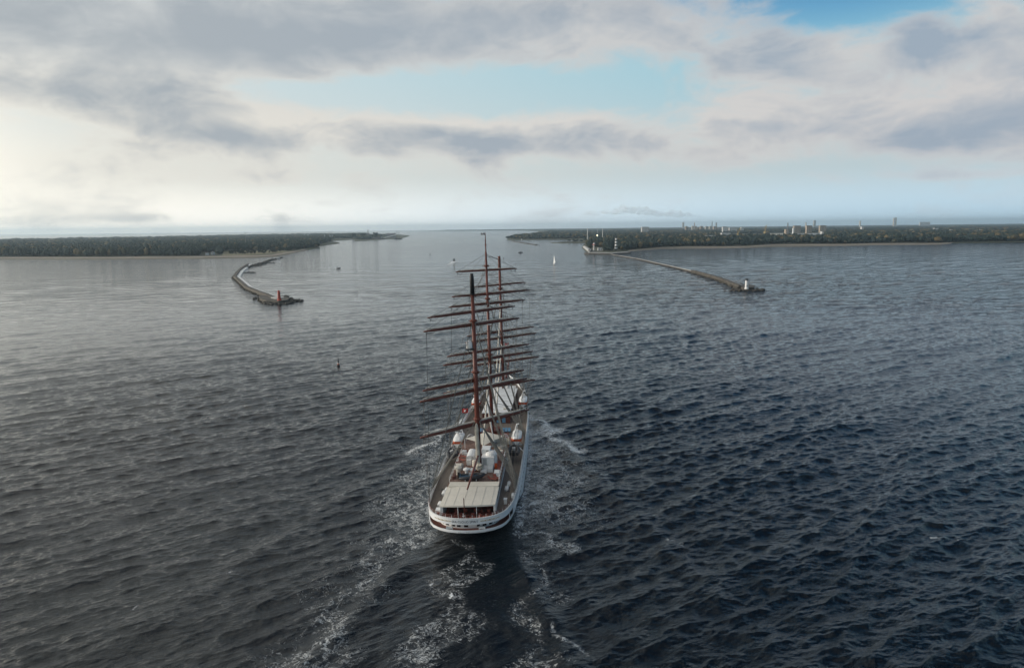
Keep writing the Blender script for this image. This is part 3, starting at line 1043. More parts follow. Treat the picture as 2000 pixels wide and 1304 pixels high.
# raised deck between the aft house and the waist
plat = MB().box(-5.6, 5.6, 34.0, 46.5, 6.2, 8.6)
plat_o = plat.build('bridge_house', 'white_paint', ship)
MB().box(-5.7, 5.7, 34.02, 46.7, 8.6, 8.72).build('bridge_deck', 'worn_teak', plat_o)
for s in np.arange(35, 45, 2.2):
    for sgn in (-1, 1):
        MB().box(min(sgn * 5.6, sgn * 5.62), max(sgn * 5.6, sgn * 5.62), s, s + 1.2, 7.2, 8.1).build('window', 'glass', plat_o)
MB().box(-3.4, 3.4, 46.5, 49.5, 6.2, 7.9).build('wheel_house', 'mahogany', plat_o)
tn = MB()
L_, T_, R__, B_ = (-4.7, 38.0, 11.2), (-.1, 43.2, 11.3), (4.9, 39.7, 11.2), (.2, 34.2, 10.6)
n = 8
rws2 = []
for j in range(n + 1):
    row = []
    for i in range(n + 1):
        a, b = i / n, j / n
        p = [(1 - a) * ((1 - b) * B_[k] + b * L_[k]) + a * ((1 - b) * R__[k] + b * T_[k]) for k in range(3)]
        pull = .55 * (math.sin(math.pi * a) * (abs(b - .5) * 2) ** 2 + math.sin(math.pi * b) * (abs(a - .5) * 2) ** 2)
        cx, cy = .1, 38.8
        row.append((p[0] + (cx - p[0]) * pull * .22, p[1] + (cy - p[1]) * pull * .22, p[2] + .35 * math.sin(math.pi * a) * math.sin(math.pi * b)))
    rws2.append(row)
tn.loft(rws2)
tn_o = tn.build('shade_sail', 'canvas', ship, True)
for p in (L_, R__):
    MB().tube([(p[0], p[1], 8.6), p], .07, 6).build('shade_post', 'white_paint', tn_o)
for t in (-4.3, 4.3):
    a = MB()
    a.tube([(t + .9 * math.cos(q), 45.2, 8.7 + 1.4 * math.sin(q)) for q in np.linspace(0, math.pi, 9)], .06, 5)
    a.tube([(t + .9 * math.cos(q), 44.2, 8.7 + 1.4 * math.sin(q)) for q in np.linspace(0, math.pi, 9)], .06, 5)
    a.build('companion_hoop', 'white_paint', ship)

# ---- waist, midship house, forecastle
MB().box(-2.6, 2.6, 51.5, 54.5, 6.2, 7.2).box(-1.6, 1.6, 58.4, 62.8, 6.2, 7.0).build('hatch_coaming', 'mahogany', ship)
MB().box(-4.5, 4.2, 50, 67.5, 6.2, 6.24).build('waist_planking', 'red_teak', ship)
mh = MB()
za, zf = 9.3, 9.9
mh.loft([[(-3.7, 68.2, 6.2), (4.0, 68.2, 6.2), (4.6, 95, 6.6), (-3.4, 95, 6.6)], [(-3.7, 68.2, za), (4.0, 68.2, za), (4.6, 95, zf), (-3.4, 95, zf)]], close=True)
mh_o = mh.build('midship_house', 'mahogany', ship)
rf = MB()
rf.loft([[(-3.8, 67.9, za + .004), (4.1, 67.9, za + .004), (4.7, 95.3, zf + .004), (-3.5, 95.3, zf + .004)], [(-3.8, 67.9, za + .2), (4.1, 67.9, za + .2), (4.7, 95.3, zf + .2), (-3.5, 95.3, zf + .2)]], close=True)
rf.face([(-3.8, 67.9, za + .2), (4.1, 67.9, za + .2), (4.7, 95.3, zf + .2), (-3.5, 95.3, zf + .2)])
rf_o = rf.build('house_roof', 'roof_white', mh_o)
for s in (74, 80, 86):
    k = (s - 67.9) / 27.4
    z_ = za + .23 + (zf - za) * k
    MB().box(-3.65 + .2 * k, 4.1 + .5 * k, s, s + .10, z_ - .02, z_ + .03).build('roof_batten', 'canvas_seam', mh_o)
for t in (.2, 1.75):
    MB().box(t, t + .95, 68.08, 68.17, 6.5, 8.5).build('door', 'blue_cushion', mh_o)
for s in np.arange(70, 94, 2.6):
    MB().box(4.07 + (s - 70) * .022, 4.11 + (s - 70) * .022, s, s + 1.1, 7.5, 8.6).build('window', 'glass', mh_o)
sk = MB()
sk.box(2.0, 3.4, 70.5, 72.2, za + .2, za + .55)
sk.build('skylight', 'canvas', mh_o)
MB().box(4.9, 7.2, 84.0, 92.5, 7.0, 7.3).build('hatch_cover', 'mahogany', ship)
fx = MB()
for s, zz in ((96, 7.6), (100, 7.75)):
    fx.box(-3.6, 3.6, s, s + 3.2, zz - .6, zz + 1.3)
fx.build('forecastle_house', 'white_paint', ship)
MB().lathe([(.5, 0), (.5, 1.6), (.95, 1.9), (1.05, 2.4), (.7, 2.9), (.1, 3.0)], 14, (1.6, 97.3, 9.0)).build('cowl_vent', 'roof_white', ship)
MB().lathe([(.4, 0), (.4, 1.8), (.8, 2.1), (.8, 2.5), (.1, 2.9)], 14, (-1.7, 97.9, 9.0)).build('cowl_vent', 'roof_white', ship)
dv = MB()
for t in (2.6, 4.3):
    dv.tube([(t, 98, 8.5), (t + .2, 98.6, 11.6), (t + 1.2, 99.4, 12.6)], .16, 6)
dv.tube([(-.4, 104, 9), (-.4, 104, 10)], .6, 10).tube([(-1.4, 105, 9.6), (1.4, 105, 9.6)], .5, 10)
dv.build('windlass', 'steel', ship)
MB().tube([(0, 112, 10.0), (0, 119, 11.1), (0, 133, 13.6)], [.42, .40, .16], 10).build('bowsprit', 'mast_paint', ship)

# ---- masts, yards and furled sails
LOCAL = {'aft': 24.6 - .0, 'main': 56.5, 'fore': 99.3}
ROPE = {}


def lumpy(p0, p1, r, n=18, k=7, seed=0, sag=0.0):
    rr = random.Random(seed)
    p0, p1 = Vector(p0), Vector(p1)
    pts, rad = [], []
    ph = rr.random() * 6
    for i in range(n + 1):
        f = i / n
        p = p0.lerp(p1, f)
        p.z += -sag * math.sin(f * math.pi) + r * .22 * math.sin(f * 17 + ph)
        pts.append(p)
        rad.append(r * (.62 + .5 * math.sin(min(1, f * 6, (1 - f) * 6) * 1.57) ** .8 * (1 + .24 * math.sin(f * 23 + ph) + .16 * rr.uniform(-1, 1))) * (0.25 if i in (0, n) else 1))
    return pts, rad


def make_mast(s, zbase, ztop, r0, r1, x0, yards, mat='mast_paint', brace=40, offx=0.0):
    yards = [(z, h, r_ * 1.15) for z, h, r_ in yards]
    m = MB()
    m.tube([(x0, s, zbase), (x0, s, zbase + (ztop - zbase) * .45), (x0, s, ztop)], [r0, r0 * .92, r1], 14)
    mo = m.build('mast', mat, ship, True)
    rig = MB()
    for i, (z, hl, rad) in enumerate(yards):
        a = R(brace[i] if isinstance(brace, (list, tuple)) else brace)
        cx, cy = x0, s + r0 + rad + .12
        c_, s_ = math.cos(a), math.sin(a)
        P = lambda u, dz=0.0, dy=0.0: (cx + c_ * u - s_ * dy, cy + s_ * u + c_ * dy, z + dz)
        y = MB()
        y.tube([P(-hl), P(-hl * .72), P(-hl * .25), P(hl * .25), P(hl * .72), P(hl)], [rad * .42, rad * .78, rad, rad, rad * .78, rad * .42], 10)
        y.tube([P(-.5, 0, -.5), P(.5, 0, -.5)], rad * .8, 6)
        y.build('yard', 'yard_wood', mo, True)
        pts, rd = lumpy(P(-hl * .95, rad * 1.0 + .02, .08), P(hl * .95, rad * 1.0 + .02, .08), rad * .60, 30, 8, seed=int(z * 7))
        MB().tube(pts, rd, 8, flat=.75).build('furled_sail', 'sailcloth', mo, True)
        ends = MB()
        for sg in (-1, 1):                            # loose clews and foot ropes hanging at the yard ends
            ends.tube([P(sg * hl * .98, -.05), P(sg * hl * .93, -.55), P(sg * hl * .84, -.8), P(sg * hl * .78, -.15)], .045, 4)
            ends.tube([P(sg * hl * .93, -.1), P(sg * hl * .955, -.95)], .05, 4)
        ends.tube([P(u, -.45 - .25 * math.sin((u / hl + 1) * math.pi) ** 2, .35) for u in np.linspace(-hl * .9, hl * .9, 15)], .02, 3)
        ends.build('footrope', 'rope', mo)
        # braces and lifts
        zup = min(ztop - .4, z + 5.5)
        for sg in (-1, 1):
            rig.tube([P(sg * hl * .95, .1), (x0, s, zup)], .045, 3)
            rig.tube([P(sg * hl * .5, .1), (x0, s, zup)], .035, 3)
    ROPE[s] = rig
    return mo


miz = make_mast(22.6, 8.9, 46.6, .56, .36, .30, [(42.8, 11.9, .26), (40.1, 12.7, .31), (28.3, 13.6, .33), (26.2, 14.4, .36), (18.9, 14.8, .40)], brace=[47, 45, 45, 45, 45])
tp = MB()
tp.tube([(.30, 22.6, 46.6), (.30, 22.6, 50.2), (.30, 22.6, 50.8)], [.47, .42, .30], 12)
tp.box(-.35, .95, 22.0, 23.2, 46.45, 46.6)
tp.build('mast_head', 'black_paint', miz, True)
main = make_mast(56.6, 6.2, 54.0, .47, .24, .05, [(49.4, 8.3, .23), (43.4, 10.4, .27), (40.9, 11.3, .29), (28.8, 12.8, .32), (26.7, 14.0, .34), (19.2, 13.4, .36)], brace=[26, 37, 36, 40, 39.5, 33])
mp = MB()
mp.tube([(.05, 56.6, 54.0), (.05, 56.6, 58.8)], [.16, .07], 8)
mp.tube([(.05, 56.6, 55.6), (.05, 56.6, 56.0)], .25, 8).tube([(.05, 56.6, 56.8), (.05, 56.6, 57.1)], .2, 8)
mp.build('pole_mast', 'yard_wood', main)
fore = make_mast(99.3, 7.0, 51.2, .46, .34, -.05, [(42.3, 10.6, .24), (39.7, 12.4, .29), (27.5, 13.4, .31), (25.4, 13.7, .33), (17.7, 13.5, .36)], brace=[42, 42, 42, 39, 33])
fp = MB().tube([(-.05, 99.3, 47.5), (-.05, 99.3, 51.3)], [.46, .42], 10)
fp.build('mast_head', 'yard_wood', fore)
for mo, s, x0, r_, zs in ((miz, 22.6, .30, .56, (30.0, 40.8, 19.9)), (main, 56.6, .05, .47, (27.6, 42.0, 50.3)), (fore, 99.3, -.05, .46, (26.4, 41.0))):
    for z in zs:
        cb = MB()
        cb.lathe([(r_ * 1.35, 0), (r_ * 1.5, .3), (r_ * 1.2, .5)], 12, (x0, s, z))
        cb.tube([(x0 - 1.1, s, z + .2), (x0 + 1.1, s, z + .2)], .07, 5)
        cb.build('cross_tree', 'yard_wood', mo)

# satellite dome on its bracket, port side of the aft mast
dm = MB().lathe([(.62, 0), (.66, .25), (.66, .8), (.58, 1.25), (.36, 1.58), (.02, 1.7)], 18, (-.72, 22.2, 35.3))
dm_o = dm.build('satellite_dome', 'white_paint', miz, True)
MB().box(-1.35, .3, 21.7, 22.7, 35.0, 35.28).tube([(-1.1, 22.2, 35.0), (-.1, 22.5, 33.6)], .07, 5).build('dome_bracket', 'black_paint', miz)
MB().box(-.1, .65, 55.9, 56.35, 35.6, 36.7).build('radar_box', 'white_paint', main)
MB().tube([(.05, 56.1, 35.3), (.9, 56.0, 35.3)], .1, 6).build('radar_scanner', 'mahogany', main)

# spanker: boom, gaff and the sail brailed up against the aft mast
bm = MB().tube([(.32, 21.9, 12.4), (.15, 14, 11.75), (-.1, 5.6, 11.0)], [.22, .26, .15], 10)
bm.build('boom', 'mast_paint', miz, True)
pts, rd = lumpy((.25, 21.7, 9.8), (.15, 21.9, 19.4), .40, 26, 10, 3)
MB().tube(pts, rd, 10).build('furled_sail', 'sailcloth_pale', miz, True)
pts, rd = lumpy((.35, 21.2, 9.9), (.9, 20.3, 10.3), .7, 12, 10, 9)
MB().tube(pts, rd, 10).build('furled_sail', 'sailcloth_pale', miz, True)
for (p0, p1, r_, par) in (((.05, 55.6, 8.2), (.1, 49.0, 15.0), .24, main), ((.4, 29.5, 11.0), (.2, 54.6, 26.0), .17, main),
                          ((.5, 62.0, 9.0), (.0, 97.5, 24.0), .2, fore), ((0.2, 64.2, 13.0), (0, 98.3, 36.0), .15, fore)):
    pts, rd = lumpy(p0, p1, r_, 26, 8, int(r_ * 100), sag=.2)
    MB().tube(pts, rd, 7).build('furled_sail', 'sailcloth', par, True)
for p0, p1, par in (((3.6, 28.5, 9.1), (.5, 44, 17.2), main), ((.9, 31.5, 10.2), (2.9, 43.0, 9.0), main)):
    MB().tube([p0, p1], .16, 8).build('boom', 'grey_paint', par)

# standing rigging
for mo, s, x0, levels, top in ((miz, 22.6, .30, (19.8, 30.0, 41.0), 46.8), (main, 56.6, .05, (20, 27.6, 42.0), 53.6), (fore, 99.3, -.05, (18.5, 26.4, 41.0), 50.8)):
    for sg in (-1, 1):
        sh = MB()
        for li, z in enumerate(levels):
            for k in range(6 if li == 0 else 4):
                sy = s - 1.2 - k * 1.15 - li * 2.3
                base = (sg * (half(sy) - .05), sy, sheer(sy) + .1)
                sh.tube([base, (x0 + sg * .25, s - .1, z)], .085 if li == 0 else .065, 4)
        sy = s - 10.5
        sh.tube([(sg * half(sy), sy, sheer(sy)), (x0, s, top)], .03, 4)
        # ratlines on the lower shrouds
        for q in np.linspace(.12, .85, 14):
            a_ = Vector((sg * (half(s - 1.2) - .05), s - 1.2, sheer(s) + .1)).lerp(Vector((x0 + sg * .25, s - .1, levels[0])), q)
            b_ = Vector((sg * (half(s - 5.8) - .05), s - 5.8, sheer(s) + .1)).lerp(Vector((x0 + sg * .25, s - .1, levels[0])), q)
            sh.tube([a_, b_], .042, 3)
        sh.build('shroud', 'pale_rope', mo)
    ROPE[s].build('lift', 'rope', mo)
for (a, b, par) in (((.05, 56.2, 50), (.30, 22.9, 46), main), ((.05, 55.9, 41), (.30, 23, 33), main), ((-.05, 99, 50.4), (.05, 57, 53), fore), ((-.05, 99, 40), (.05, 57, 33), fore),
                    ((.3, 23, 45), (.05, 55.8, 29), miz), ((.3, 23, 30), (.05, 52, 8), miz), ((.05, 57, 42), (0, 98.9, 26), main), ((.05, 57, 28), (0, 95, 10), main),
                    ((0, 99.6, 50), (0, 132, 13.5), fore), ((0, 99.6, 41), (0, 126, 12.4), fore), ((0, 99.6, 27), (0, 119, 11.2), fore)):
    MB().tube([a, b], .075, 4).build('stay', 'pale_rope', par)
for mo, zz, hl, b_, s, x0 in ((miz, (18.9, 26.2, 40.1), (14.8, 14.4, 12.7), 45, 22.6, .3), (main, (19.2, 26.7, 40.9), (13.4, 14, 11.3), 38, 56.6, .05), (fore, (25.4, 39.7), (13.7, 12.4), 40, 99.3, -.05)):
    br = MB()
    for z, h in zip(zz, hl):
        for sg in (-1, 1):
            e = (x0 + sg * h * .95 * math.cos(R(b_)), s + 1 + sg * h * .95 * math.sin(R(b_)), z)
            sy = max(3.0, s - 15)
            br.tube([e, (sg * (half(sy) - .3), sy, sheer(sy) + .3)], .045, 3)
    br.build('brace', 'rope', mo)


# ---- loose things aboard
def lifeboat(label, t, s):
    b = thing('lifeboat', label, 'lifeboat', group='lifeboats in their davits')
    L = 3.5
    ys = np.linspace(-L, L, 13)
    sec = lambda y: max(.22, (1 - abs(y / L) ** 4)) ** .5
    lo, st_, up = MB(), MB(), MB()
    rf = lambda y: 1 - .75 * abs(y / L) ** 5
    def rowz(y, zs, ws):
        w = 1.3 * sec(y)
        return [(-w * k, y, z + .25 * (y / L) ** 2) for k, z in zip(ws, zs)] + [(w * k, y, z + .25 * (y / L) ** 2) for k, z in zip(reversed(ws), reversed(zs))]
    lo.loft([rowz(y, (.75, .45, .1), (1.0, .92, .45)) for y in ys])
    st_.loft([rowz(y, (1.35, 1.2, .74), (.99, 1.05, 1.03)) for y in ys])
    up.loft([rowz(y, (1.33, 1.33 + .42 * rf(y), 1.33 + .68 * rf(y), 1.33 + .76 * rf(y)), (1.0, .96, .80, .3)) for y in ys])
    up.box(-.5, .5, .6, 1.6, 2.05, 2.32)
    for end in (ys[0], ys[-1]):
        r0 = rowz(end, (.75, .45, .1), (1.0, .92, .45)); lo.face(r0)
        up.face(rowz(end, (1.33, 1.33 + .42 * rf(end), 1.33 + .68 * rf(end), 1.33 + .76 * rf(end)), (1.0, .96, .80, .3)))
        st_.face(rowz(end, (1.35, 1.2, .74), (.99, 1.05, 1.03)))
    lo.build('keel_hull', 'white_paint', b, True)
    st_.build('side_stripe', 'orange', b)
    u = up.build('canopy', 'white_paint', b, True)
    for sg in (-1, 1):
        hb_ = MB()
        hb_.box(sg * .95 - .3, sg * .95 + .3, -3.53, -3.46, .95, 1.3)
        hb_.build('stern_hatch', 'orange', b)
    wd = MB()
    for sg in (-1, 1):
        for y in (-1.6, -.4, .8):
            wd.box(sg * 1.16 - .16, sg * 1.16 + .16, y, y + .7, 1.62, 1.82)
    wd.build('side_window', 'glass', u)
    aboard(b, t, s, 7.62)
    sg = 1 if t > 0 else -1
    for ds in (-2.6, 2.6):
        d = MB()
        d.tube([(sg * 5.9, s + ds, 6.3), (sg * 6.3, s + ds, 9.0), (sg * 7.0, s + ds, 11.3), (sg * 7.6, s + ds, 11.3)], .19, 6)
        d.tube([(sg * 7.1, s + ds, 11.3), (sg * 7.1, s + ds, 10.2)], .05, 4)
        d.box(sg * 7.1 - 1.2, sg * 7.1 + 1.2, s + ds - .15, s + ds + .15, 7.5, 7.72)
        if ds < 0:
            d.tube([(sg * 6.0, s - 2.6, 8.6), (sg * 8.8, s - 4.8, 6.6)], .12, 5)
        d.build('davit', 'white_paint', ship)
    return b


lifeboat('white lifeboat with orange stripe on the starboard side, next to the shade sail', 7.1, 47.0)
lifeboat('white lifeboat with orange stripe on the port side, beyond the big lower yard', -7.1, 45.5)
lifeboat('white lifeboat with orange stripe beside the white roofed midship house, starboard side', 7.0, 83.5)
lifeboat('white lifeboat mostly hidden by the rigging, port side of the white roofed midship house', -7.0, 83.5)


def rib(label, t, s, z, rz, hullmat, size=1.0, ry=0.0):
    b = thing('inflatable_boat', label, 'inflatable boat', group='inflatable boats aboard')
    w, l, r_ = .95 * size, 2.5 * size, .36 * size
    pts = [(-w, -l, .5), (-w, -l * .3, .5), (-w, l * .35, .55), (-w * .7, l * .78, .66), (0, l * 1.02, .78), (w * .7, l * .78, .66), (w, l * .35, .55), (w, -l * .3, .5), (w, -l, .5)]
    MB().tube(pts, [r_ * .75] + [r_] * 7 + [r_ * .75], 10).build('tube', 'rubber', b, True)
    h = MB()
    h.loft([[(-w, y, .42), (0, y, .05 + .25 * max(0, y / l) ** 2), (w, y, .42)] for y in (-l * .92, -l * .3, l * .3, l * .6)])
    h.loft([[(-w, y, .55), (w, y, .55)] for y in (-l * .92, l * .62)])
    h.box(-w, w, -l * .95, -l * .88, .2, .9)
    h.build('boat_hull', hullmat, b)
    MB().box(-.35 * size, .35 * size, -.5 * size, .4 * size, .56, 1.25).build('console', 'grey_paint', b)
    MB().box(-.2, .2, -l * 1.12, -l * .93, .3, 1.45).build('outboard_motor', 'black_paint', b)
    cr = MB()
    for y in (-l * .5, l * .4):
        cr.box(-w, w, y - .08, y + .08, -.18, .14)
    cr.build('cradle', 'white_paint', b)
    aboard(b, t, s, z, rz, ry=ry)
    return b


rib('blue and black inflatable boat lying across the deck forward of the awning', -.6, 16.0, 9.32, R(-84), 'blue_cover')
rib('black inflatable boat on the starboard side, aft of the nearer orange striped lifeboat', 6.9, 36.2, 8.2, R(0), 'rubber', 1.12)
rib('dark inflatable boat slung tilted on the port side, abreast of the aft mast', -7.1, 35.6, 8.0, R(12), 'rubber', 1.12, ry=R(-25))


def canister(t, s, z, label, rz=0.0):
    o = MB()
    o.tube([(0, -.75, .55), (0, -.6, .55), (0, .6, .55), (0, .75, .55)], [.28, .42, .42, .28], 12)
    root = thing('life_raft_canister', label, 'life raft', group='life raft canisters on the side decks')
    o.build('canister', 'white_paint', root, True)
    MB().box(-.4, .4, -.5, -.35, 0, .3).box(-.4, .4, .35, .5, 0, .3).build('cradle', 'steel', root)
    aboard(root, t, s, z, rz)


for t, s, lab in ((6.8, 19.8, 'white life raft canister on the starboard side deck, the forward one of a pair'), (6.5, 17.2, 'white life raft canister on the starboard side deck, the aft one of a pair'),
                  (8.0, 13.2, 'white life raft canister against the starboard bulwark beside the awning'), (-6.2, 14.9, 'white life raft canister on the port side deck near the forward end of the awning'),
                  (-5.9, 16.6, 'white life raft canister on the port side deck, farthest forward of three'), (-6.1, 9.0, 'white life raft canister on the port side deck, abreast of the awning middle')):
    canister(t, s, 6.2, lab)


def locker(t, s, label, w=.9, l=1.5, h=.95):
    root = thing('deck_box', label, 'deck box')
    MB().box(-w / 2, w / 2, -l / 2, l / 2, 0, h).build('body', 'white_paint', root)
    MB().box(-w / 2 - .05, w / 2 + .05, -l / 2 - .05, l / 2 + .05, h + .003, h + .1).build('lid', 'roof_white', root)
    aboard(root, t, s, 6.22)


locker(-5.7, 5.2, 'white deck box on the port side, near the aft corner of the awning', 1.0, 1.4, 1.0)
locker(6.7, 10.4, 'small white deck box standing alone on the starboard side deck', .6, .9, .9)


def chair_mesh():
    m = MB()
    m.box(-.28, .28, -.28, .28, .34, .46)
    m.box(-.28, .28, .20, .29, .46, .95)
    m.box(-.32, -.25, -.28, .28, .46, .66).box(.25, .32, -.28, .28, .46, .66)
    for x in (-.25, .25):
        for y in (-.25, .25):
            m.tube([(x, y, 0), (x, y, .36)], .035, 5)
    return m


ch0 = chair_mesh().build('wicker_chair', 'wicker')
spots = []
rc = random.Random(4)
for k, (x, y) in enumerate(offset(STERN, 1.05)):
    if 14 <= k <= 46 and k % 2 == 0 and y < 5.2:
        spots.append((x, y, math.atan2(-(x), 8) + rc.uniform(-.5, .5)))
for x in (-3.9, -2.4, -.9, 1.1, 2.6, 4.0):
    for y in (3.4, 5.3):
        spots.append((x + rc.uniform(-.3, .3), y + rc.uniform(-.3, .3), rc.uniform(0, 6.28)))
for i, (x, y, a) in enumerate(spots):
    o = ch0 if i == 0 else ch0.copy()
    if i: COL.objects.link(o)
    aboard(o, x, y, 6.225, a)
    tag(o, 'small red brown wicker armchair among those around the stern deck', 'chair', 'wicker chairs on the stern deck')
tb0 = MB().lathe([(.28, 0), (.08, .05), (.07, .66), (.5, .68), (.5, .73)], 12).build('round_bistro_table', 'mahogany')
for i, (x, y) in enumerate(((-3.1, 4.2), (-1.6, 4.4), (.3, 4.2), (1.9, 4.4), (3.3, 4.2), (-4.2, 2.6), (4.4, 3.0))):
    o = tb0 if i == 0 else tb0.copy()
    if i: COL.objects.link(o)
    aboard(o, x, y, 6.225)
    tag(o, 'small round dark table between the wicker chairs under the awning', 'table', 'round tables under the awning')
ln0 = MB()
ln0.box(-.33, .33, -.95, .45, .28, .40)
ln0.loft([[(-.33, .45, .30), (.33, .45, .30)], [(-.33, .95, .80), (.33, .95, .80)], [(-.33, .98, .72), (.33, .98, .72)], [(-.33, .45, .22), (.33, .45, .22)]], close=False)
for x in (-.28, .28):
    for y in (-.85, .35):
        ln0.tube([(x, y, 0), (x, y, .3)], .04, 5)
for i, (x, y, a, mt, lab) in enumerate(((2.6, 60.3, 0, 'blue_cushion', 'lounger'), (3.4, 60.3, 0, 'blue_cushion', 'lounger'), (4.2, 60.3, 0, 'blue_cushion', 'lounger'), (-2.6, 60.0, .1, 'blue_cushion', 'lounger'), (-3.5, 60.1, 0, 'blue_cushion', 'lounger'))):
    q = ln0.build('sun_lounger', mt)
    aboard(q, x, y, 6.26, a)
    tag(q, 'blue sun lounger in the row beside the main mast, on the ' + ('starboard' if x > 0 else 'port') + ' side', 'sun lounger', 'blue sun loungers in the ' + ('starboard' if x > 0 else 'port') + ' row')
for i, (x, y, a) in enumerate(((3.7, 15.6, 1.2), (4.4, 16.2, .4), (-4.3, 24.6, 1.0), (-4.2, 28.0, .9), (-4.3, 30.2, 1.1), (4.6, 21.9, .3), (4.5, 24.4, .2), (4.4, 30.5, .1), (-3.6, 33.0, .5))):
    q = ln0.build('deck_chair', 'wicker')
    aboard(q, x, y, 9.13, a)
    tag(q, 'brown reclining deck chair among those scattered over the sun deck', 'deck chair', 'brown deck chairs on the sun deck')


def flag(name, label, t, s, z, w, h, mat, cross=False, sec=None):
    root = thing(name, label, 'flag')
    m = MB()
    rws_ = [[(-.0 - w * i / 8, .10 * math.sin(i * 1.1 + j * .4), -h * j / 3) for i in range(9)] for j in range(4)]
    m.loft(rws_)
    cl = m.build('cloth', mat, root)
    if cross:
        c_ = MB()
        for a in (R(45), R(-45)):
            d = Vector((math.cos(a), 0, math.sin(a))) * .28
            c_.tube([Vector((-w / 2, -.14, -h / 2)) - d, Vector((-w / 2, -.14, -h / 2)) + d], .08, 4)
        c_.build('cross', 'white_paint', root)
    if sec:
        MB().loft([[(0 - w * i / 8, .10 * math.sin(i * 1.1 + 1) - .03, -h * .42), (0 - w * i / 8, .10 * math.sin(i * 1.1 + 1) - .03, -h * .6)] for i in range(9)]).build('stripe', sec, root)
    MB().tube([(0.02, 0, .3), (0.02, 0, -h - .6)], .025, 4).build('halyard', 'rope', root)
    aboard(root, t, s, z)
    return root


flag('red_flag', 'red flag with a white cross flying in the port rigging by the aft mast', -2.3, 28.0, 21.0, 1.35, 1.0, 'flag_red', cross=True)
flag('courtesy_flag', 'small dark red and white flag in the starboard rigging near the foremast', 2.2, 97.0, 24.2, 1.3, .9, 'flag_red', sec='white_paint')
flag('pennant', 'small dark pennant at the very top of the tallest mast', .02, 56.6, 58.8, 1.1, .5, 'grey_paint')

# ------------------------------------------------------------------ land
def P2(*pts):
    return [W(x, y)[:2] for x, y in pts]


COAST_LEFT = [(-9000, 2900), (-4200, 2020)] + P2((-300, 508.8), (0, 507), (200, 506.8), (400, 505), (500, 503.5), (540, 501), (565, 496), (600, 488.5), (625, 484.8), (622, 481.5),
                                                (645, 477.8), (664, 475.3), (660, 473.5), (644, 470.9), (662, 470.0), (690, 468.0), (693, 471.2), (715, 470.5), (742, 468.2), (760, 467.2), (782, 466.6), (796, 462.4)) + \
    [(-900, 6400), (-1500, 9000), (-2500, 9000), (-3100, 6200), (-3900, 5300), (-5600, 5300), (-9000, 6000)]
COAST_RIGHT = [(450, 9000)] + P2((990, 466.5), (992, 468.6), (1040, 468.6), (1110, 468.2), (1139, 469.0), (1137, 471), (1100, 472.6), (1076, 474.3), (1100, 475.0), (1142, 475.0), (1140, 479), (1136, 483.2), (1147, 493.5), (1150, 495),
                                 (1193, 496), (1225, 494.5), (1226, 490.6), (1260, 488), (1294, 485.8), (1350, 485.2), (1420, 484.3), (1465, 483.6), (1510, 481.9), (1560, 481.2), (1640, 480), (1721, 478.2), (1800, 477.6), (1838, 477.2), (1858, 475.2),
                                 (2000, 473.8)) + [(4200, 2700), (12000, 4600), (12000, 9000)]


def slab(name, pts, z0, z1, mat, label):
    from mathutils.geometry import tessellate_polygon
    tri = tessellate_polygon([[Vector((p[0], p[1], 0)) for p in pts]])
    m = MB()
    m.v = [(p[0], p[1], z1) for p in pts] + [(p[0], p[1], z0) for p in pts]
    n = len(pts)
    for t in tri:
        a, b, c = [Vector((pts[i][0], pts[i][1])) for i in t]
        m.f.append(tuple(t) if (b - a).cross(c - a) > 0 else tuple(reversed(t)))
    for i in range(n):
        j = (i + 1) % n
        m.f.append((i, j, n + j, n + i))
    o = m.build(name, mat)
    return tag(o, label, name.replace('_', ' '), kind='structure')


slab('land', COAST_LEFT, -2.3, 1.2, 'earth', 'low wooded land on the far side of the water, west bank')
slab('land', COAST_RIGHT, -2.3, 1.2, 'earth', 'low wooded land with harbour and town, east bank')
slab('plain', [(451, 9004), (200, 15000), (-2200, 17000), (-2000, 30000), (30000, 30000), (30000, 9004)], -2.3, 1.0, 'earth', 'flat hazy plain reaching to the horizon')


def strip(name, outer, inner, z, mat, label):
    m = MB()
    m.loft([[(x, y, .05) for x, y in outer], [(x, y, z * .8) for x, y in [((a[0] * .7 + b[0] * .3), (a[1] * .7 + b[1] * .3)) for a, b in zip(outer, inner)]], [(x, y, z) for x, y in inner]])
    m.loft([[(x, y, z) for x, y in inner], [(x, y, -1) for x, y in inner]])
    return tag(m.build(name, mat), label, name, kind='structure')


strip('beach', [(-4200, 2010)] + P2((-300, 509.2), (0, 507.4), (200, 507.2), (400, 505.4), (500, 503.9), (541, 501.4), (566, 496.4), (601, 488.9)),
      [(-4200, 2160)] + P2((-300, 505), (0, 503.3), (200, 503.2), (400, 501.6), (500, 499.8), (530, 498.8), (556, 494), (592, 487.8)), 1.7, 'sand', 'grey brown sandy beach below the wood, west bank')
strip('beach', P2((1226, 491.0), (1260, 488.4), (1294, 486.2), (1350, 485.6), (1420, 484.7), (1465, 484.0), (1510, 482.3), (1560, 481.6), (1640, 480.4), (1721, 478.6), (1800, 478.0), (1838, 477.6), (1858, 475.6)),
      P2((1228, 489.6), (1260, 486.6), (1294, 483.8), (1350, 482.6), (1420, 482.4), (1465, 481.4), (1505, 478.0), (1560, 477.8), (1640, 477.6), (1721, 476.2), (1800, 475.8), (1838, 475.6), (1862, 474.0)), 1.7, 'sand', 'brown sandy beach below the wood, east bank')
fieldm = MB().face([(x, y, 1.62) for x, y in P2((434, 500.6), (500, 498.8), (545, 495.5), (565, 492.5), (548, 490.2), (500, 490.6), (436, 492.2))])
tag(fieldm.build('meadow', 'meadow'), 'pale dry meadow behind the bushes by the beach', 'meadow', kind='structure')

# ---- woods
X.tree = None


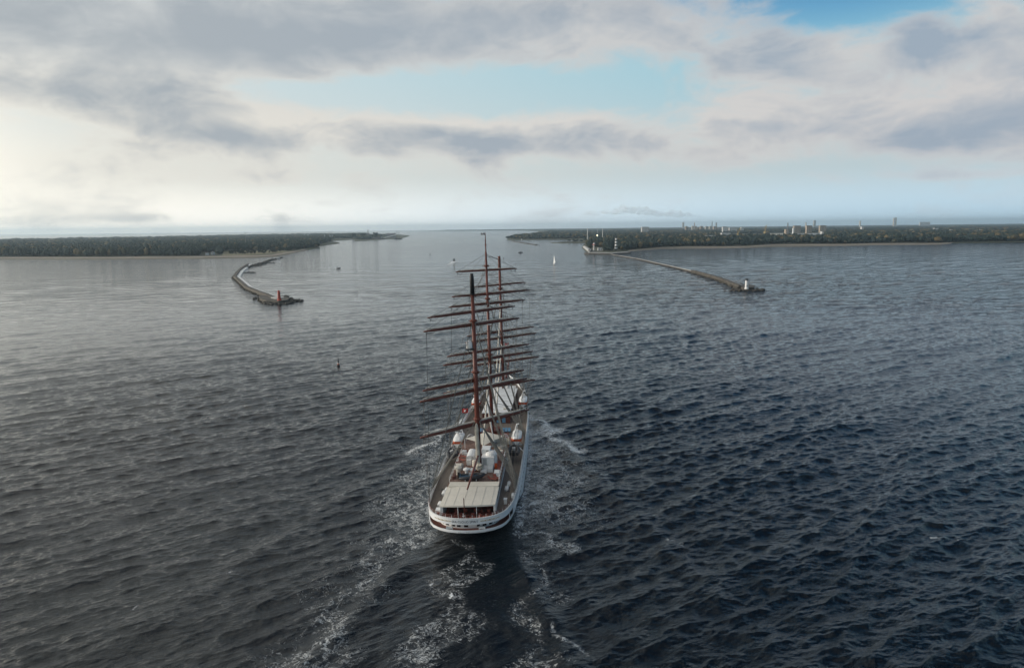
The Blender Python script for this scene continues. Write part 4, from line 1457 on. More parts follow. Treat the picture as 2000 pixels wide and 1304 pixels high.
def foliage_material(name, ramp):
    m = bpy.data.materials.new(name)
    m.use_nodes = True
    t = m.node_tree
    X.tree = t
    p = t.nodes["Principled BSDF"]
    a = t.nodes.new('ShaderNodeAttribute')
    a.attribute_name = 'kind'
    r = t.nodes.new('ShaderNodeValToRGB')
    r.color_ramp.interpolation = 'LINEAR'
    els = r.color_ramp.elements
    els[0].position, els[0].color = ramp[0]
    els[1].position, els[1].color = ramp[-1]
    for pos, c in ramp[1:-1]:
        e = els.new(pos)
        e.color = c
    t.links.new(a.outputs['Fac'], r.inputs[0])
    n = noise(t.nodes.new('ShaderNodeTexCoord').outputs['Object'], .35, 3.0, .6)
    mx = mixc(n.smooth(.3, .7) * 0.5, X(r.outputs[0]), C(.034, .042, .032))
    t.links.new(mx.v, p.inputs['Base Color'])
    p.inputs['Roughness'].default_value = .9
    p.inputs['Specular IOR Level'].default_value = .1
    return m


FOL = foliage_material('wood_foliage', [(0.0, C(.015, .027, .028)), (.50, C(.021, .035, .032)), (.68, C(.042, .050, .034)), (.84, C(.115, .085, .042)), (1.0, C(.18, .14, .075))])


def ico(sub):
    import bmesh
    bm_ = bmesh.new()
    bmesh.ops.create_icosphere(bm_, subdivisions=sub, radius=1.0)
    v = np.array([q.co[:] for q in bm_.verts])
    f = np.array([[q.index for q in fc.verts] for fc in bm_.faces])
    bm_.free()
    return v, f


ICO1, ICO2 = ico(1), ico(2)


def crown_shapes(n, base, seed):
    g = np.random.default_rng(seed)
    v, f = base
    res = []
    for i in range(n):
        d = v / np.linalg.norm(v, axis=1, keepdims=True)
        r = np.ones(len(v))
        for k in range(7):
            c = g.normal(size=3)
            c /= np.linalg.norm(c)
            r += g.uniform(-.18, .34) * np.exp(-((1 - d @ c) / .25))
        r *= g.uniform(.86, 1.14, len(v))
        q = d * r[:, None]
        q[:, 2] = q[:, 2] * np.where(q[:, 2] < 0, .75, 1.0)
        res.append(q)
    return res


def inside(px, py, poly):
    res = np.zeros(len(px), bool)
    n = len(poly)
    j = n - 1
    for i in range(n):
        xi, yi = poly[i]
        xj, yj = poly[j]
        c = ((yi > py) != (yj > py)) & (px < (xj - xi) * (py - yi) / (yj - yi + 1e-12) + xi)
        res ^= c
        j = i
    return res


def wood(name, label, poly, excl, az0, az1, r0, r1, ka, kr, hmin, hmax, seed, autumn=.2, base=ICO1):
    g = np.random.default_rng(seed)
    nr = int(math.log(r1 / r0) / kr)
    rs = r0 * np.exp(np.arange(nr) * kr)
    azs_ = np.arange(az0, az1, ka)
    A, R_ = np.meshgrid(azs_, rs)
    A = (A + g.uniform(-.5, .5, A.shape) * ka).ravel()
    R_ = (R_ * np.exp(g.uniform(-.5, .5, R_.shape) * kr)).ravel()
    x, y = R_ * np.sin(A), R_ * np.cos(A)
    ok = inside(x, y, poly)
    for e in excl:
        ok &= ~inside(x, y, e)
    # glades
    gl = np.sin(x * .011 + 1.3 * np.sin(y * .006)) * np.sin(y * .008 + 1.1 * np.sin(x * .009))
    ok &= (g.random(len(x)) < np.where(gl < -.7, .35, .97))
    x, y, R_ = x[ok], y[ok], R_[ok]
    n = len(x)
    patch = np.sin(x * .013 + y * .004 + 1) * np.sin(y * .009 - x * .005)
    h = (hmin + (hmax - hmin) * np.clip(.45 + .5 * patch + g.normal(size=n) * .36, -.15, 1.35))
    wd = np.clip(R_ * ka * .74, 3.6, None) * g.uniform(.7, 1.4, n)
    kind = np.clip(.30 + .28 * patch + g.normal(size=n) * .16 + np.where(g.random(n) < autumn, .48, 0), 0, 1)
    shapes = crown_shapes(9, base, seed + 1)
    f = base[1]
    nv, nf = len(base[0]), len(f)
    S = np.stack(shapes)[g.integers(0, 9, n)]
    a = g.uniform(0, 6.283, n)
    c, s_ = np.cos(a)[:, None], np.sin(a)[:, None]
    V = np.empty((n, nv, 3))
    V[..., 0] = x[:, None] + (c * S[..., 0] - s_ * S[..., 1]) * wd[:, None]
    V[..., 1] = y[:, None] + (s_ * S[..., 0] + c * S[..., 1]) * wd[:, None]
    V[..., 2] = 1.0 + (h * .56)[:, None] + S[..., 2] * (h * .46)[:, None]
    Fq = (np.arange(n) * nv)[:, None, None] + f[None]
    o = np_mesh(name, V.reshape(-1, 3), Fq.reshape(-1, 3), FOL, smooth=False)
    at_ = o.data.attributes.new('kind', 'FLOAT', 'POINT')
    at_.data.foreach_set('value', np.repeat(kind, nv).astype(np.float32))
    tag(o, label, 'wood', kind='stuff')
    return o


WOOD_LEFT = [(-9000, 3100), (-4200, 2240)] + P2((-300, 504.2), (0, 502.3), (200, 502.2), (380, 501.0), (430, 500.2), (437, 491.6), (500, 490.2), (546, 489.2), (556, 492.6), (594, 486.6), (623, 483.6), (618, 479.8), (640, 474.0), (648, 472.0),
                                               (642, 469.8), (690, 466.8), (700, 468.5), (738, 467.2), (744, 463.6), (768, 462.6), (770, 461.0)) + [(-1300, 6600), (-1800, 8950), (-2500, 8900), (-3150, 6250), (-3950, 5200), (-5600, 5250), (-9000, 5900)]
WOOD_RIGHT = [(520, 8950)] + P2((992, 467.2), (1040, 467.4), (1110, 467.0), (1142, 467.6), (1146, 474), (1160, 476.5), (1146, 481), (1158, 489), (1193, 492.5), (1226, 489), (1260, 486.2), (1294, 483.4), (1350, 482.2), (1420, 481.6), (1465, 480.8), (1505, 477.6),
                                (1560, 477.2), (1640, 477.2), (1721, 475.8), (1838, 475.2), (1870, 473.6), (2000, 472.6)) + [(4200, 2820), (12000, 4700), (12000, 8950)]
shed_gap = P2((1500, 469.0), (1556, 468.0), (1612, 467.6), (1616, 454.0), (1500, 454.5))
dry_dock = P2((1405, 464.5), (1500, 465.5), (1500, 457), (1405, 456.5))
spit_gap = P2((1112, 468.8), (1158, 469.5), (1150, 466.2), (1112, 466.4))
coal_yard = P2((738, 469), (790, 468), (790, 461.5), (745, 461.0))
light_gap = P2((1195, 494), (1211, 494), (1209, 482), (1197, 482))
house_gap = P2((388, 503), (428, 502), (424, 494.5), (392, 495))
point_gap = P2((1152, 494), (1182, 495), (1180, 484), (1155, 484))
quay_gap = P2((628, 469.2), (694, 468.4), (694, 466.2), (640, 466.6))
wood('wood', 'dense dark wood covering the west bank behind the beach', WOOD_LEFT, [coal_yard, quay_gap, house_gap], R(-47), R(-7), 1500, 9000, .0040, .0085, 12, 20, 21, .13)
wood('wood', 'mixed autumn wood covering the east bank behind the beach', WOOD_RIGHT, [shed_gap, dry_dock, spit_gap, light_gap, point_gap], R(-2), R(46), 1500, 9000, .0040, .0085, 12, 21, 22, .20)
wood('wood', 'faint belts of trees on the plain towards the horizon', [(700, 9010), (500, 15500), (-1800, 17500), (-2000, 26000), (25000, 26000), (12000, 9010)], [], R(-11), R(46), 9000, 24000, .0055, .045, 10, 17, 23, .1)

# separate trees that stand clear of the woods
LEAF = FOL


def make_tree(name, h, w, seed, kind):
    g = np.random.default_rng(seed)
    root = bpy.data.objects.new(name, None)
    COL.objects.link(root)
    tk = MB()
    tk.tube([(0, 0, -.4), (.1, 0, h * .3), (0, .1, h * .62)], [h * .022, h * .017, h * .008], 7)
    for i in range(5):
        a = i * 1.3 + seed
        tk.tube([(0, 0, h * (.25 + .07 * i)), (math.cos(a) * w * .55, math.sin(a) * w * .55, h * (.5 + .07 * i))], [h * .009, h * .003], 5)
    tk.build('trunk', 'bark', root)
    vs, fs, ks = [], [], []
    lobes = [(g.normal() * w * .36, g.normal() * w * .36, h * (.38 + .5 * g.random()), w * g.uniform(.34, .55)) for _ in range(11)]
    for lx, ly, lz, lr in lobes:
        for _ in range(46):
            d = g.normal(size=3)
            d /= np.linalg.norm(d)
            p = np.array([lx, ly, lz]) + d * lr * g.uniform(.65, 1.05) * np.array([1, 1, .8])
            t1 = np.cross(d, g.normal(size=3)); t1 /= np.linalg.norm(t1)
            t2 = np.cross(d, t1) + d * g.normal() * .4
            q = lr * g.uniform(.16, .34)
            b = len(vs)
            vs += [p + t1 * q, p + t2 * q, p - t1 * q, p - t2 * q]
            fs.append((b, b + 1, b + 2, b + 3))
            ks += [float(np.clip(kind + g.normal() * .13, 0, 1))] * 4
    o = np_mesh('crown', np.array(vs), np.array(fs), LEAF, smooth=False)
    at_ = o.data.attributes.new('kind', 'FLOAT', 'POINT')
    at_.data.foreach_set('value', np.array(ks, np.float32))
    o.parent = root
    return root


protos = [make_tree('tree', 15, 6.0, 3, .30), make_tree('tree', 15, 6.4, 5, .62), make_tree('tree', 16, 4.6, 8, .88), make_tree('tree', 14, 6.6, 9, .45)]
used = set()


def plant(k, x, y, sc, label, group, name='tree'):
    p = protos[k]
    if k in used:
        o = dup(p)
    else:
        used.add(k)
        o = p
    o.name = name
    o.location = (x, y, 1.2)
    o.rotation_euler = (0, 0, rt.uniform(0, 6.28))
    o.scale = (sc * rt.uniform(.9, 1.15), sc * rt.uniform(.9, 1.15), sc)
    tag(o, label, 'tree', group)


rt = random.Random(12)
for i in range(34):                                  # bushes and small trees before the meadow
    px = rt.choice((440, 452, 462, 470, 476, 482, 492, 500, 506, 512, 520, 528, 536, 545, 552)) + rt.uniform(-4, 4)
    y_ = np.interp(px, [430, 500, 530, 560], [499.6, 497.8, 496.6, 493.4]) - rt.uniform(0, 2.0)
    x, y, _ = W(px, y_)
    plant(rt.choice((0, 0, 3, 1)), x, y, rt.uniform(.35, .85), 'dark bushy tree in the line between the west beach and the pale meadow', 'trees along the meadow')
for i in range(46):                                  # the point by the striped lighthouse
    px = 1149 + 82 * rt.random()
    y_ = np.interp(px, [1149, 1158, 1193, 1231], [487, 490.6, 493.4, 490.2]) - rt.uniform(.3, 9)
    if 1194 < px < 1211 or (1154 < px < 1179 and y_ > 483): continue
    x, y, _ = W(px, y_)
    plant(rt.choice((1, 1, 2, 2, 0)), x, y, rt.uniform(.5, .9), 'olive or yellowing tree in the grove on the point round the striped lighthouse', 'trees on the lighthouse point')
for i in range(18):                                  # pale autumn trees in front of the dark wood
    px = 1212 + 90 * rt.random()
    x, y, _ = W(px, np.interp(px, [1212, 1300], [489.5, 483]) - rt.uniform(1, 4))
    plant(2, x, y, rt.uniform(.8, 1.1), 'pale straw coloured autumn tree against the dark wood beyond the striped lighthouse', 'pale autumn trees')
for i in range(14):                                  # low growth on the dark spit
    px = rt.uniform(1094, 1140)
    x, y, _ = W(px, np.interp(px, [1094, 1140], [473.6, 473.4]) + rt.uniform(-.6, .6))
    plant(0, x, y, rt.uniform(.35, .7) * np.interp(px, [1094, 1110, 1140], [.5, 1.2, 1.2]), 'low dark bush on the flat spit behind the lighthouse point', 'bushes on the dark spit')
for px in (1150, 1156, 1180, 1186, 1190):            # low bushes below the lighthouse and tower
    x, y, _ = W(px, 492.6)
    plant(1, x, y, .38, 'small bush by the quay at the foot of the lighthouse point', 'small bushes by the quay')
for px, y_, sc in ((691, 467.6, 1.7), (706, 466.8, 1.5), (711, 466.4, 1.6), (735, 467.0, 1.8), (726, 466.8, 1.1), (757, 464.0, 1.2)):
    x, y, _ = W(px, y_)
    plant(3, x, y, sc * 1.5, 'large round hazy tree on the harbour headland beside the thin chimney', 'round trees on the harbour headland')


# ------------------------------------------------------------------ breakwaters
def along(pts, step):
    P = np.array(pts)
    d = np.concatenate([[0], np.cumsum(np.hypot(*(P[1:] - P[:-1]).T))])
    q = np.arange(0, d[-1], step)
    x, y = np.interp(q, d, P[:, 0]), np.interp(q, d, P[:, 1])
    return list(zip(x, y))


def side_shift(pts, d):
    res = []
    for i, p in enumerate(pts):
        a, b = pts[max(0, i - 1)], pts[min(len(pts) - 1, i + 1)]
        tx, ty = b[0] - a[0], b[1] - a[1]
        l = math.hypot(tx, ty) or 1
        res.append((p[0] - ty / l * d, p[1] + tx / l * d))
    return res


def ribbon(pts, d0, d1, z0, z1, mat, name, parent, jag=0.0, seed=0):
    """a solid run of wall or slab between two offsets of a line"""
    rr = random.Random(seed)
    a, b = side_shift(pts, d0), side_shift(pts, d1)
    j = lambda: rr.uniform(-jag, jag)
    m = MB()
    rows_ = []
    for p, q in zip(a, b):
        rows_.append([(p[0], p[1], z0), (p[0], p[1], z1 + j()), (q[0], q[1], z1 + j()), (q[0], q[1], z0)])
    m.loft(rows_)
    m.face(rows_[0]); m.face(rows_[-1])
    return m.build(name, mat, parent)


def rubble(pts, d0, d1, r0, r1, n, parent, mat, seed, z=.3):
    rr = random.Random(seed)
    m = MB()
    base = along(pts, 1.0)
    for i in range(n):
        k = rr.randrange(len(base))
        q = side_shift(base[max(0, k - 1):k + 2], rr.uniform(d0, d1))[min(1, k)]
        m.rock((q[0], q[1], rr.uniform(-.3, z)), rr.uniform(r0, r1), rr.random())
    o = m.build('rubble', mat, parent)
    o['kind'] = 'stuff'
    return o


lm = thing('breakwater', 'bent stone breakwater with bright walkway leading to the red lighthouse', 'breakwater')
lpts = P2((487, 518), (471, 530), (462.5, 542.8), (487, 564.5), (510, 574), (533, 582.5), (541, 587))
ls = along(lpts, 6)
ribbon(ls, -4.2, -.6, -2, 3.2, 'mole_stone', 'sea_wall', lm, .18, 1)
ribbon(ls, -.6, 4.0, -2, 1.55, 'pale_concrete', 'walkway', lm, .03, 2)
rubble(lpts, -6.2, -4.0, .35, 1.1, 420, lm, 'mole_stone', 3, .9)
head = P2((506, 583), (520, 581.5), (545, 583), (566, 586.5), (562, 591.5), (545, 594), (520, 592.5), (508, 588.5))
hm = MB().prism(list(reversed(head)), -2, 2.6)
hm.build('mole_head', 'mole_stone', lm)
MB().prism(list(reversed(P2((528, 584), (545, 583.4), (556, 587), (540, 590), (530, 588)))), 2.6, 3.0).build('head_slab', 'concrete', lm)
rr = random.Random(8)
rk = MB()
for i in range(260):
    a = rr.uniform(0, 2 * math.pi)
    px, py = 541 + 37 * math.cos(a) * rr.uniform(.62, 1), 588 + 7.5 * math.sin(a) * rr.uniform(.62, 1.05)
    x, y, _ = W(px, py)
    rk.rock((x, y, rr.uniform(-.3, .7)), rr.uniform(.8, 2.0), rr.random())
for px0, px1, n in ((496, 506, 34), (574, 592, 60)):
    for i in range(n):
        x, y, _ = W(rr.uniform(px0, px1), rr.uniform(582.5, 584.5) if px0 < 500 else rr.uniform(586.5, 589.5))
        rk.rock((x, y, rr.uniform(-.3, .7)), rr.uniform(.6, 1.6), rr.random())
rk.build('rubble', 'dark_stone', lm)['kind'] = 'stuff'
old = thing('ruined_breakwater', 'broken line of dark stones running from the bent breakwater to the beach', 'breakwater')
o1 = P2((478, 524), (492, 520), (503, 516.5), (514, 514), (524, 510), (536, 506.5), (552, 502.8))
rubble(o1, -3, 3, 1.2, 3.0, 240, old, 'dark_stone', 4, .6)
rubble(P2((488, 521), (503, 518), (514, 515)), -9, -3, 1.0, 2.4, 60, old, 'dark_stone', 5, .2)
for (a, b, lab) in (((514, 514.2), (537, 513.6), 'low dark groyne of stones jutting out from the ruined breakwater'), ((474, 532.5), (498, 532.3), 'thin dark groyne jutting out at the bend of the bright walkway')):
    gr = thing('groyne', lab, 'groyne')
    rubble(P2(a, b), -.9, .9, .6, 1.4, 70, gr, 'dark_stone', 6, .4)
tr0 = MB()
x, y, _ = W(558.5, 580)
tr0.rock((0, 0, .4), 2.4, .3).rock((1.6, .5, .3), 1.4, .8)
t_ = tr0.build('rock', 'dark_stone')
t_.location = (x, y, 0)
tag(t_, 'single dark rock standing out of the water behind the red lighthouse', 'rock')

rm = thing('breakwater', 'long narrow breakwater running from the wooded point to the white lighthouse', 'breakwater')
rpts = P2((1194, 497.2), (1200, 498.8), (1245, 506.2), (1308, 520.6), (1357, 532))
rs_ = along(rpts, 12)
ribbon(rs_, -2.6, 2.6, -2, 1.2, 'mole_stone', 'sea_wall', rm, .25, 11)
ribbon(rs_, -.9, .7, 1.2, 1.6, 'concrete', 'walkway', rm, .03, 12)
rp2 = P2((1356, 531.8), (1386, 539.8), (1417, 549.8), (1440, 559), (1454, 564.5))
rs2 = along(rp2, 8)
ribbon(rs2, -5.2, 5.2, -2, 1.6, 'mole_stone', 'sea_wall', rm, .25, 13)
ribbon(rs2, -4.2, -.4, 1.6, 3.1, 'mole_stone', 'parapet', rm, .08, 14)
ribbon(rs2, -.2, 4.0, 1.6, 1.9, 'concrete', 'walkway', rm, .04, 15)
rubble(rpts, -4.6, -2.5, .4, 1.2, 260, rm, 'mole_stone', 16, .7)
rubble(rpts, 2.5, 4.6, .4, 1.2, 260, rm, 'mole_stone', 17, .7)
rubble(rp2, -7.4, -5.0, .4, 1.4, 170, rm, 'mole_stone', 18, .8)
rubble(rp2, 5.0, 7.4, .4, 1.4, 170, rm, 'mole_stone', 19, .8)
MB().prism(list(reversed(P2((1450, 561), (1462, 560.6), (1474, 563), (1472, 567), (1458, 568), (1447, 566)))), -2, 2.9).build('mole_head', 'dark_stone', rm)
rk = MB()
for i in range(150):
    x, y, _ = W(rr.uniform(1428, 1491), 566.8 + rr.uniform(-1.6, 1.4))
    rk.rock((x, y, rr.uniform(-.3, .5)), rr.uniform(.6, 1.7), rr.random())
rk.build('rubble', 'dark_stone', rm)['kind'] = 'stuff'

far_bw = thing('breakwater', 'low hooked breakwater lying before the farther wooded shore', 'breakwater')
fp_ = P2((1020, 469.6), (1006, 470.0), (1000, 471.0), (1010, 472.6), (1030, 475.8), (1049, 478.9))
ribbon(along(fp_, 25), -4, 4, -2, 1.6, 'mole_stone', 'sea_wall', far_bw, .4, 21)
rubble(fp_[3:], -5, 5, 1.2, 3.2, 90, far_bw, 'dark_stone', 22, 1.0)

qy = thing('quay', 'low concrete quay along the foot of the lighthouse point', 'quay')
MB().prism(list(reversed(P2((1141, 494.8), (1150, 493.6), (1193, 494.8), (1228, 492.8), (1233, 494.8), (1226, 495.8), (1193, 497.2), (1150, 496.8), (1143, 496.4)))), -2, 2.2).build('quay_wall', 'mole_stone', qy)
MB().prism(list(reversed(P2((1148, 494.4), (1193, 495.3), (1226, 493.6), (1226, 494.3), (1193, 496.2), (1150, 495.5)))), 2.2, 2.5).build('quay_deck', 'concrete', qy)
rv = MB()
a_, b_ = P2((1136, 483.2), (1148, 493.6)), P2((1141, 482.6), (1153, 492.6))
rv.loft([[(p[0], p[1], -.3) for p in a_], [(p[0], p[1], 4.4) for p in b_], [(p[0] + 14, p[1], -.3) for p in b_]])
tag(rv.build('stone_revetment', 'concrete'), 'pale sloping stone revetment on the west edge of the lighthouse point', 'revetment')


# ------------------------------------------------------------------ lighthouses and masts
def lighthouse(label, px, py, ytop, r, mat, lamp, bands=None, gallery='black_paint', taper=.7, n=12):
    zb = 2.6
    x, y, _ = W(px, py, zb)
    H = WD(px, ytop, y)[2] - zb
    root = thing('lighthouse', label, 'lighthouse', (x, y, zb))
    hb_ = H * .80
    if bands:
        for i, mt in enumerate(bands):
            z0, z1 = hb_ * i / len(bands), hb_ * (i + 1) / len(bands)
            rr_ = lambda z: r * (1 - (1 - taper) * z / hb_)
            MB().lathe([(rr_(z0), z0), (rr_(z1), z1)], n).build('painted_band', mt, root)
    else:
        MB().lathe([(r * 1.25, 0), (r * 1.2, hb_ * .10), (r, hb_ * .11), (r * taper, hb_)], n).build('tower', mat, root)
        for k in range(2):
            MB().box(-.35, .35, -r * (1.02 - .2 * k), -r * (.94 - .2 * k), hb_ * (.3 + .32 * k), hb_ * (.3 + .32 * k) + .9).build('window', 'dark_window', root)
    g = MB().lathe([(r * taper * .9, hb_), (r * taper * 1.5, hb_ + .02 * H), (r * taper * 1.5, hb_ + .035 * H)], n)
    t_ = np.linspace(0, 2 * math.pi, 17)
    g.tube([(r * taper * 1.45 * math.cos(a), r * taper * 1.45 * math.sin(a), hb_ + .035 * H + 1.0) for a in t_], .07, 4)
    for a in t_[::2]:
        g.tube([(r * taper * 1.45 * math.cos(a), r * taper * 1.45 * math.sin(a), hb_ + .03 * H) , (r * taper * 1.45 * math.cos(a), r * taper * 1.45 * math.sin(a), hb_ + .035 * H + 1.0)], .05, 4)
    g.build('gallery', gallery, root)
    l = MB().lathe([(r * taper * .62, hb_ + .036 * H), (r * taper * .62, H * .93)], 10).build('lantern', lamp, root)
    MB().lathe([(r * taper * .78, H * .93), (r * taper * .4, H * .975), (.12, H * .985), (.08, H)], 10).build('lantern_roof', gallery, root)
    return root


lighthouse('red lighthouse tower on the rocky head of the bent breakwater', 545.5, 586.5, 566.5, 1.45, 'light_red', 'light_red', gallery='light_red')
lighthouse('white lighthouse tower on the head of the long narrow breakwater', 1458, 564.2, 543.6, 1.55, 'white_paint', 'dark_window', gallery='black_paint', taper=.85)
lighthouse('tall black and white banded lighthouse among the trees on the point', 1203, 488.6, 459.6, 3.5, None, 'dark_window', taper=.62,
           bands=['black_paint', 'white_paint', 'black_paint', 'white_paint', 'black_paint', 'white_paint', 'black_paint', 'white_paint'])
x, y, _ = W(1160, 490)
rtw = thing('radar_tower', 'grey round tower with red and white top on the lighthouse point', 'radar tower', (x, y, 1.2))
zt = WD(1160, 474.5, y)[2] - 1.2
MB().lathe([(2.6, 0), (2.2, zt * .72)], 14).build('tower', 'concrete', rtw)
MB().lathe([(2.2, zt * .72), (3.6, zt * .76), (3.6, zt * .84), (2.5, zt * .86)], 14).build('balcony', 'light_red', rtw)
MB().lathe([(2.3, zt * .86), (2.3, zt * .97), (.4, zt)], 14).build('cabin', 'white_paint', rtw)
MB().tube([(0, 0, zt), (0, 0, zt + 3.5)], .15, 5).tube([(-1.6, 0, zt + 1.2), (1.6, 0, zt + 1.2)], .2, 5).build('radar_scanner', 'light_red', rtw)


def mast(name, label, px, ytop, D, r, mat, cat, z0=1.2):
    x, y, zt_ = WD(px, ytop, D)
    root = thing(name, label, cat, (x, y, z0))
    h = zt_ - z0
    m = MB()
    if name == 'lattice_mast':
        for a in range(3):
            t = a * 2.094
            m.tube([(r * 2.2 * math.cos(t), r * 2.2 * math.sin(t), 0), (r * .5 * math.cos(t), r * .5 * math.sin(t), h)], r * .35, 5)
        for k in range(16):
            z_ = h * k / 16
            w_ = r * (2.2 - 1.7 * k / 16)
            t = k * 2.094
            m.tube([(w_ * math.cos(t), w_ * math.sin(t), z_), (w_ * math.cos(t + 2.094), w_ * math.sin(t + 2.094), z_ + h / 16)], r * .22, 4)
    else:
        m.lathe([(r * 1.3, 0), (r, h * .5), (r * .8, h)], 10)
    m.build('shaft', mat, root)
    MB().lathe([(r * 1.5, h * .97), (r * 1.5, h * .985)], 8).build('top_platform', mat, root)
    return root


mast('lattice_mast', 'pale thin mast rising before the far wood, between the dark spit and the lamp', 1147.5, 445.2, 2600, 1.0, 'white_paint', 'mast')
mast('lattice_mast', 'pale thin mast rising before the far wood, just left of the striped lighthouse', 1177, 445.4, 2700, .9, 'white_paint', 'mast')
lp = mast('lattice_mast', 'dark thin mast carrying the lit harbour lamp', 1167, 444.8, 2650, .7, 'crane_grey', 'mast')
hm_ = bpy.data.materials.new('lit_lamp')
hm_.use_nodes = True
hm_.node_tree.nodes["Principled BSDF"].inputs['Emission Color'].default_value = (1, .85, .55, 1)
hm_.node_tree.nodes["Principled BSDF"].inputs['Emission Strength'].default_value = 6.0
M['lit_lamp'] = hm_
lx, ly, lz = WD(1166.3, 459.6, 2645)
MB().lathe([(.5, -1.6), (1.5, -1.0), (1.5, 1.0), (.4, 1.6)], 10, (lx - lp.location.x, ly - lp.location.y - 1.2, lz - 1.2)).build('lamp', 'lit_lamp', lp)
mast('mast', 'thin dark pole standing up out of the west bank wood', 478.5, 452.6, 2500, .8, 'slate', 'mast')


# ------------------------------------------------------------------ craft and buoys
def sailing_boat(label, px, py, ytop, sails, hullmat, L=9.0, rz=0.0):
    x, y, _ = W(px, py)
    root = thing('sailing_boat', label, 'sailing boat', (x, y, 0), rz)
    h = WD(px, ytop, y)[2]
    hl = MB()
    ys = np.linspace(-L / 2, L / 2, 9)
    hl.loft([[(-1.5 * (1 - max(0, q / (L / 2)) ** 2.2) * (.75 if q < -L * .4 else 1), q, .95 + .2 * max(0, q / L)), (-1.1 * (1 - max(0, q / (L / 2)) ** 2), q, .1), (0, q, -.3), (1.1 * (1 - max(0, q / (L / 2)) ** 2), q, .1), (1.5 * (1 - max(0, q / (L / 2)) ** 2.2) * (.75 if q < -L * .4 else 1), q, .95 + .2 * max(0, q / L))] for q in ys], close=True)
    hl.face([(-1.1, -L / 2, .95), (-.8, -L / 2, .1), (0, -L / 2, -.3), (.8, -L / 2, .1), (1.1, -L / 2, .95)])
    hl.build('boat_hull', hullmat, root)
    MB().box(-.75, .75, -1.2, 1.8, .95, 1.5).build('cabin', 'white_paint', root)
    MB().tube([(0, .8, .9), (0, .8, h)], [.10, .06], 6).tube([(0, .8, 2.0), (.4 if sails else 0, -L * .42, 2.1)], .06, 5).build('mast', 'steel', root)
    if sails:
        def sail(name, tack, clew, headp, belly):
            m = MB()
            rows_ = []
            for j in range(9):
                f = j / 8
                row = []
                for i in range(7):
                    g_ = i / 6
                    lf = Vector(tack).lerp(Vector(headp), f)
                    le = Vector(clew).lerp(Vector(headp), f)
                    p = lf.lerp(le, g_)
                    p.x += belly * math.sin(g_ * math.pi) * math.sin((1 - f) * 2.2) * .8
                    row.append(p)
                rows_.append(row)
            m.loft(rows_)
            m.loft([[Vector(p) + Vector((.03, 0, 0)) for p in r_] for r_ in rows_])
            m.build(name, 'roof_white', root, True)
        sail('mainsail', (0, .7, 2.1), (1.3, -L * .42, 2.3), (0, .75, h - .2), .5)
        sail('jib', (0, L * .47, 1.2), (1.2, .2, 1.6), (0, 1.0, h * .86), .6)
    else:
        pts, rd = lumpy((0, .6, 2.25), (0, -L * .42, 2.3), .2, 12, 6, 2)
        MB().tube(pts, rd, 6).build('furled_sail', 'blue_cover', root)
        MB().tube([(0, L * .47, 1.1), (0, .85, h * .97)], .03, 4).build('forestay', 'steel', root)
    return root


sailing_boat('white yacht with tall white sails set, out on the channel ahead of the ship', 1082, 515.8, 496.5, True, 'white_paint', 9.0, R(10))
sailing_boat('small dark sailing boat with bare mast on the pale water beyond the red lighthouse', 661.5, 524.0, 509.5, False, 'rubber', 8.5, R(-30))
x, y, _ = W(887, 509.5)
mbt = thing('motor_boat', 'dark motor boat running away ahead with a white wake', 'motor boat', (x, y, 0))
q = MB()
q.loft([[(-1.9 * k, yy, 1.5 + .3 * max(0, yy / 6)), (-1.5 * k, yy, 0), (0, yy, -.5), (1.5 * k, yy, 0), (1.9 * k, yy, 1.5 + .3 * max(0, yy / 6))] for yy, k in ((-5.5, .9), (-2, 1), (2, .9), (5, .45), (6.2, .05))], close=True)
q.face([(-1.7, -5.5, 1.5), (-1.35, -5.5, 0), (0, -5.5, -.5), (1.35, -5.5, 0), (1.7, -5.5, 1.5)])
q.build('boat_hull', 'rubber', mbt)
MB().box(-1.3, 1.3, -2.4, 2.0, 1.5, 3.4).box(-1.0, 1.0, -1.6, 1.2, 3.4, 4.2).build('cabin', 'slate', mbt)
MB().tube([(0, -.4, 4.2), (0, -.6, 5.8)], .10, 5).tube([(-.8, -.5, 5.0), (.8, -.5, 5.0)], .08, 4).build('mast', 'slate', mbt)
MB().box(-1.1, 1.1, -2.44, -2.41, 2.3, 3.1).build('window', 'glass', mbt)
x, y, _ = W(1016.5, 493.4)
mb2 = thing('motor_boat', 'low dark motor boat lying far out on the channel near the hooked breakwater', 'motor boat', (x, y, 0), R(80))
q = MB()
q.loft([[(-1.6 * k, yy, 1.3), (-1.2 * k, yy, 0), (0, yy, -.4), (1.2 * k, yy, 0), (1.6 * k, yy, 1.3)] for yy, k in ((-5.0, .9), (-2, 1), (2, .9), (4.6, .45), (5.6, .05))], close=True)
q.build('boat_hull', 'rubber', mb2)
MB().box(-1.1, 1.1, -1.5, 1.8, 1.3, 2.7).build('cabin', 'slate', mb2)


def buoy(label, px, py, ytop, bands, r=.9):
    x, y, _ = W(px, py)
    h = WD(px, ytop, y)[2]
    root = thing('buoy', label, 'buoy', (x, y, 0))
    MB().lathe([(r * .8, -.6), (r, -.1), (r, h * .10), (r * .55, h * .16)], 12).build('float', bands[0], root)
    n = len(bands) - 1
    for i in range(n):
        z0, z1 = h * (.16 + .46 * i / n), h * (.16 + .46 * (i + 1) / n)
        MB().lathe([(r * (.55 - .16 * i / n), z0), (r * (.55 - .16 * (i + 1) / n), z1)], 10).build('painted_band', bands[i + 1], root)
    MB().tube([(0, 0, h * .62), (0, 0, h)], .07, 6).lathe([(.22, h * .72), (.26, h * .76), (.22, h * .80)], 8).build('top_mark', 'black_paint' if r < 1 else 'slate', root)
    return root


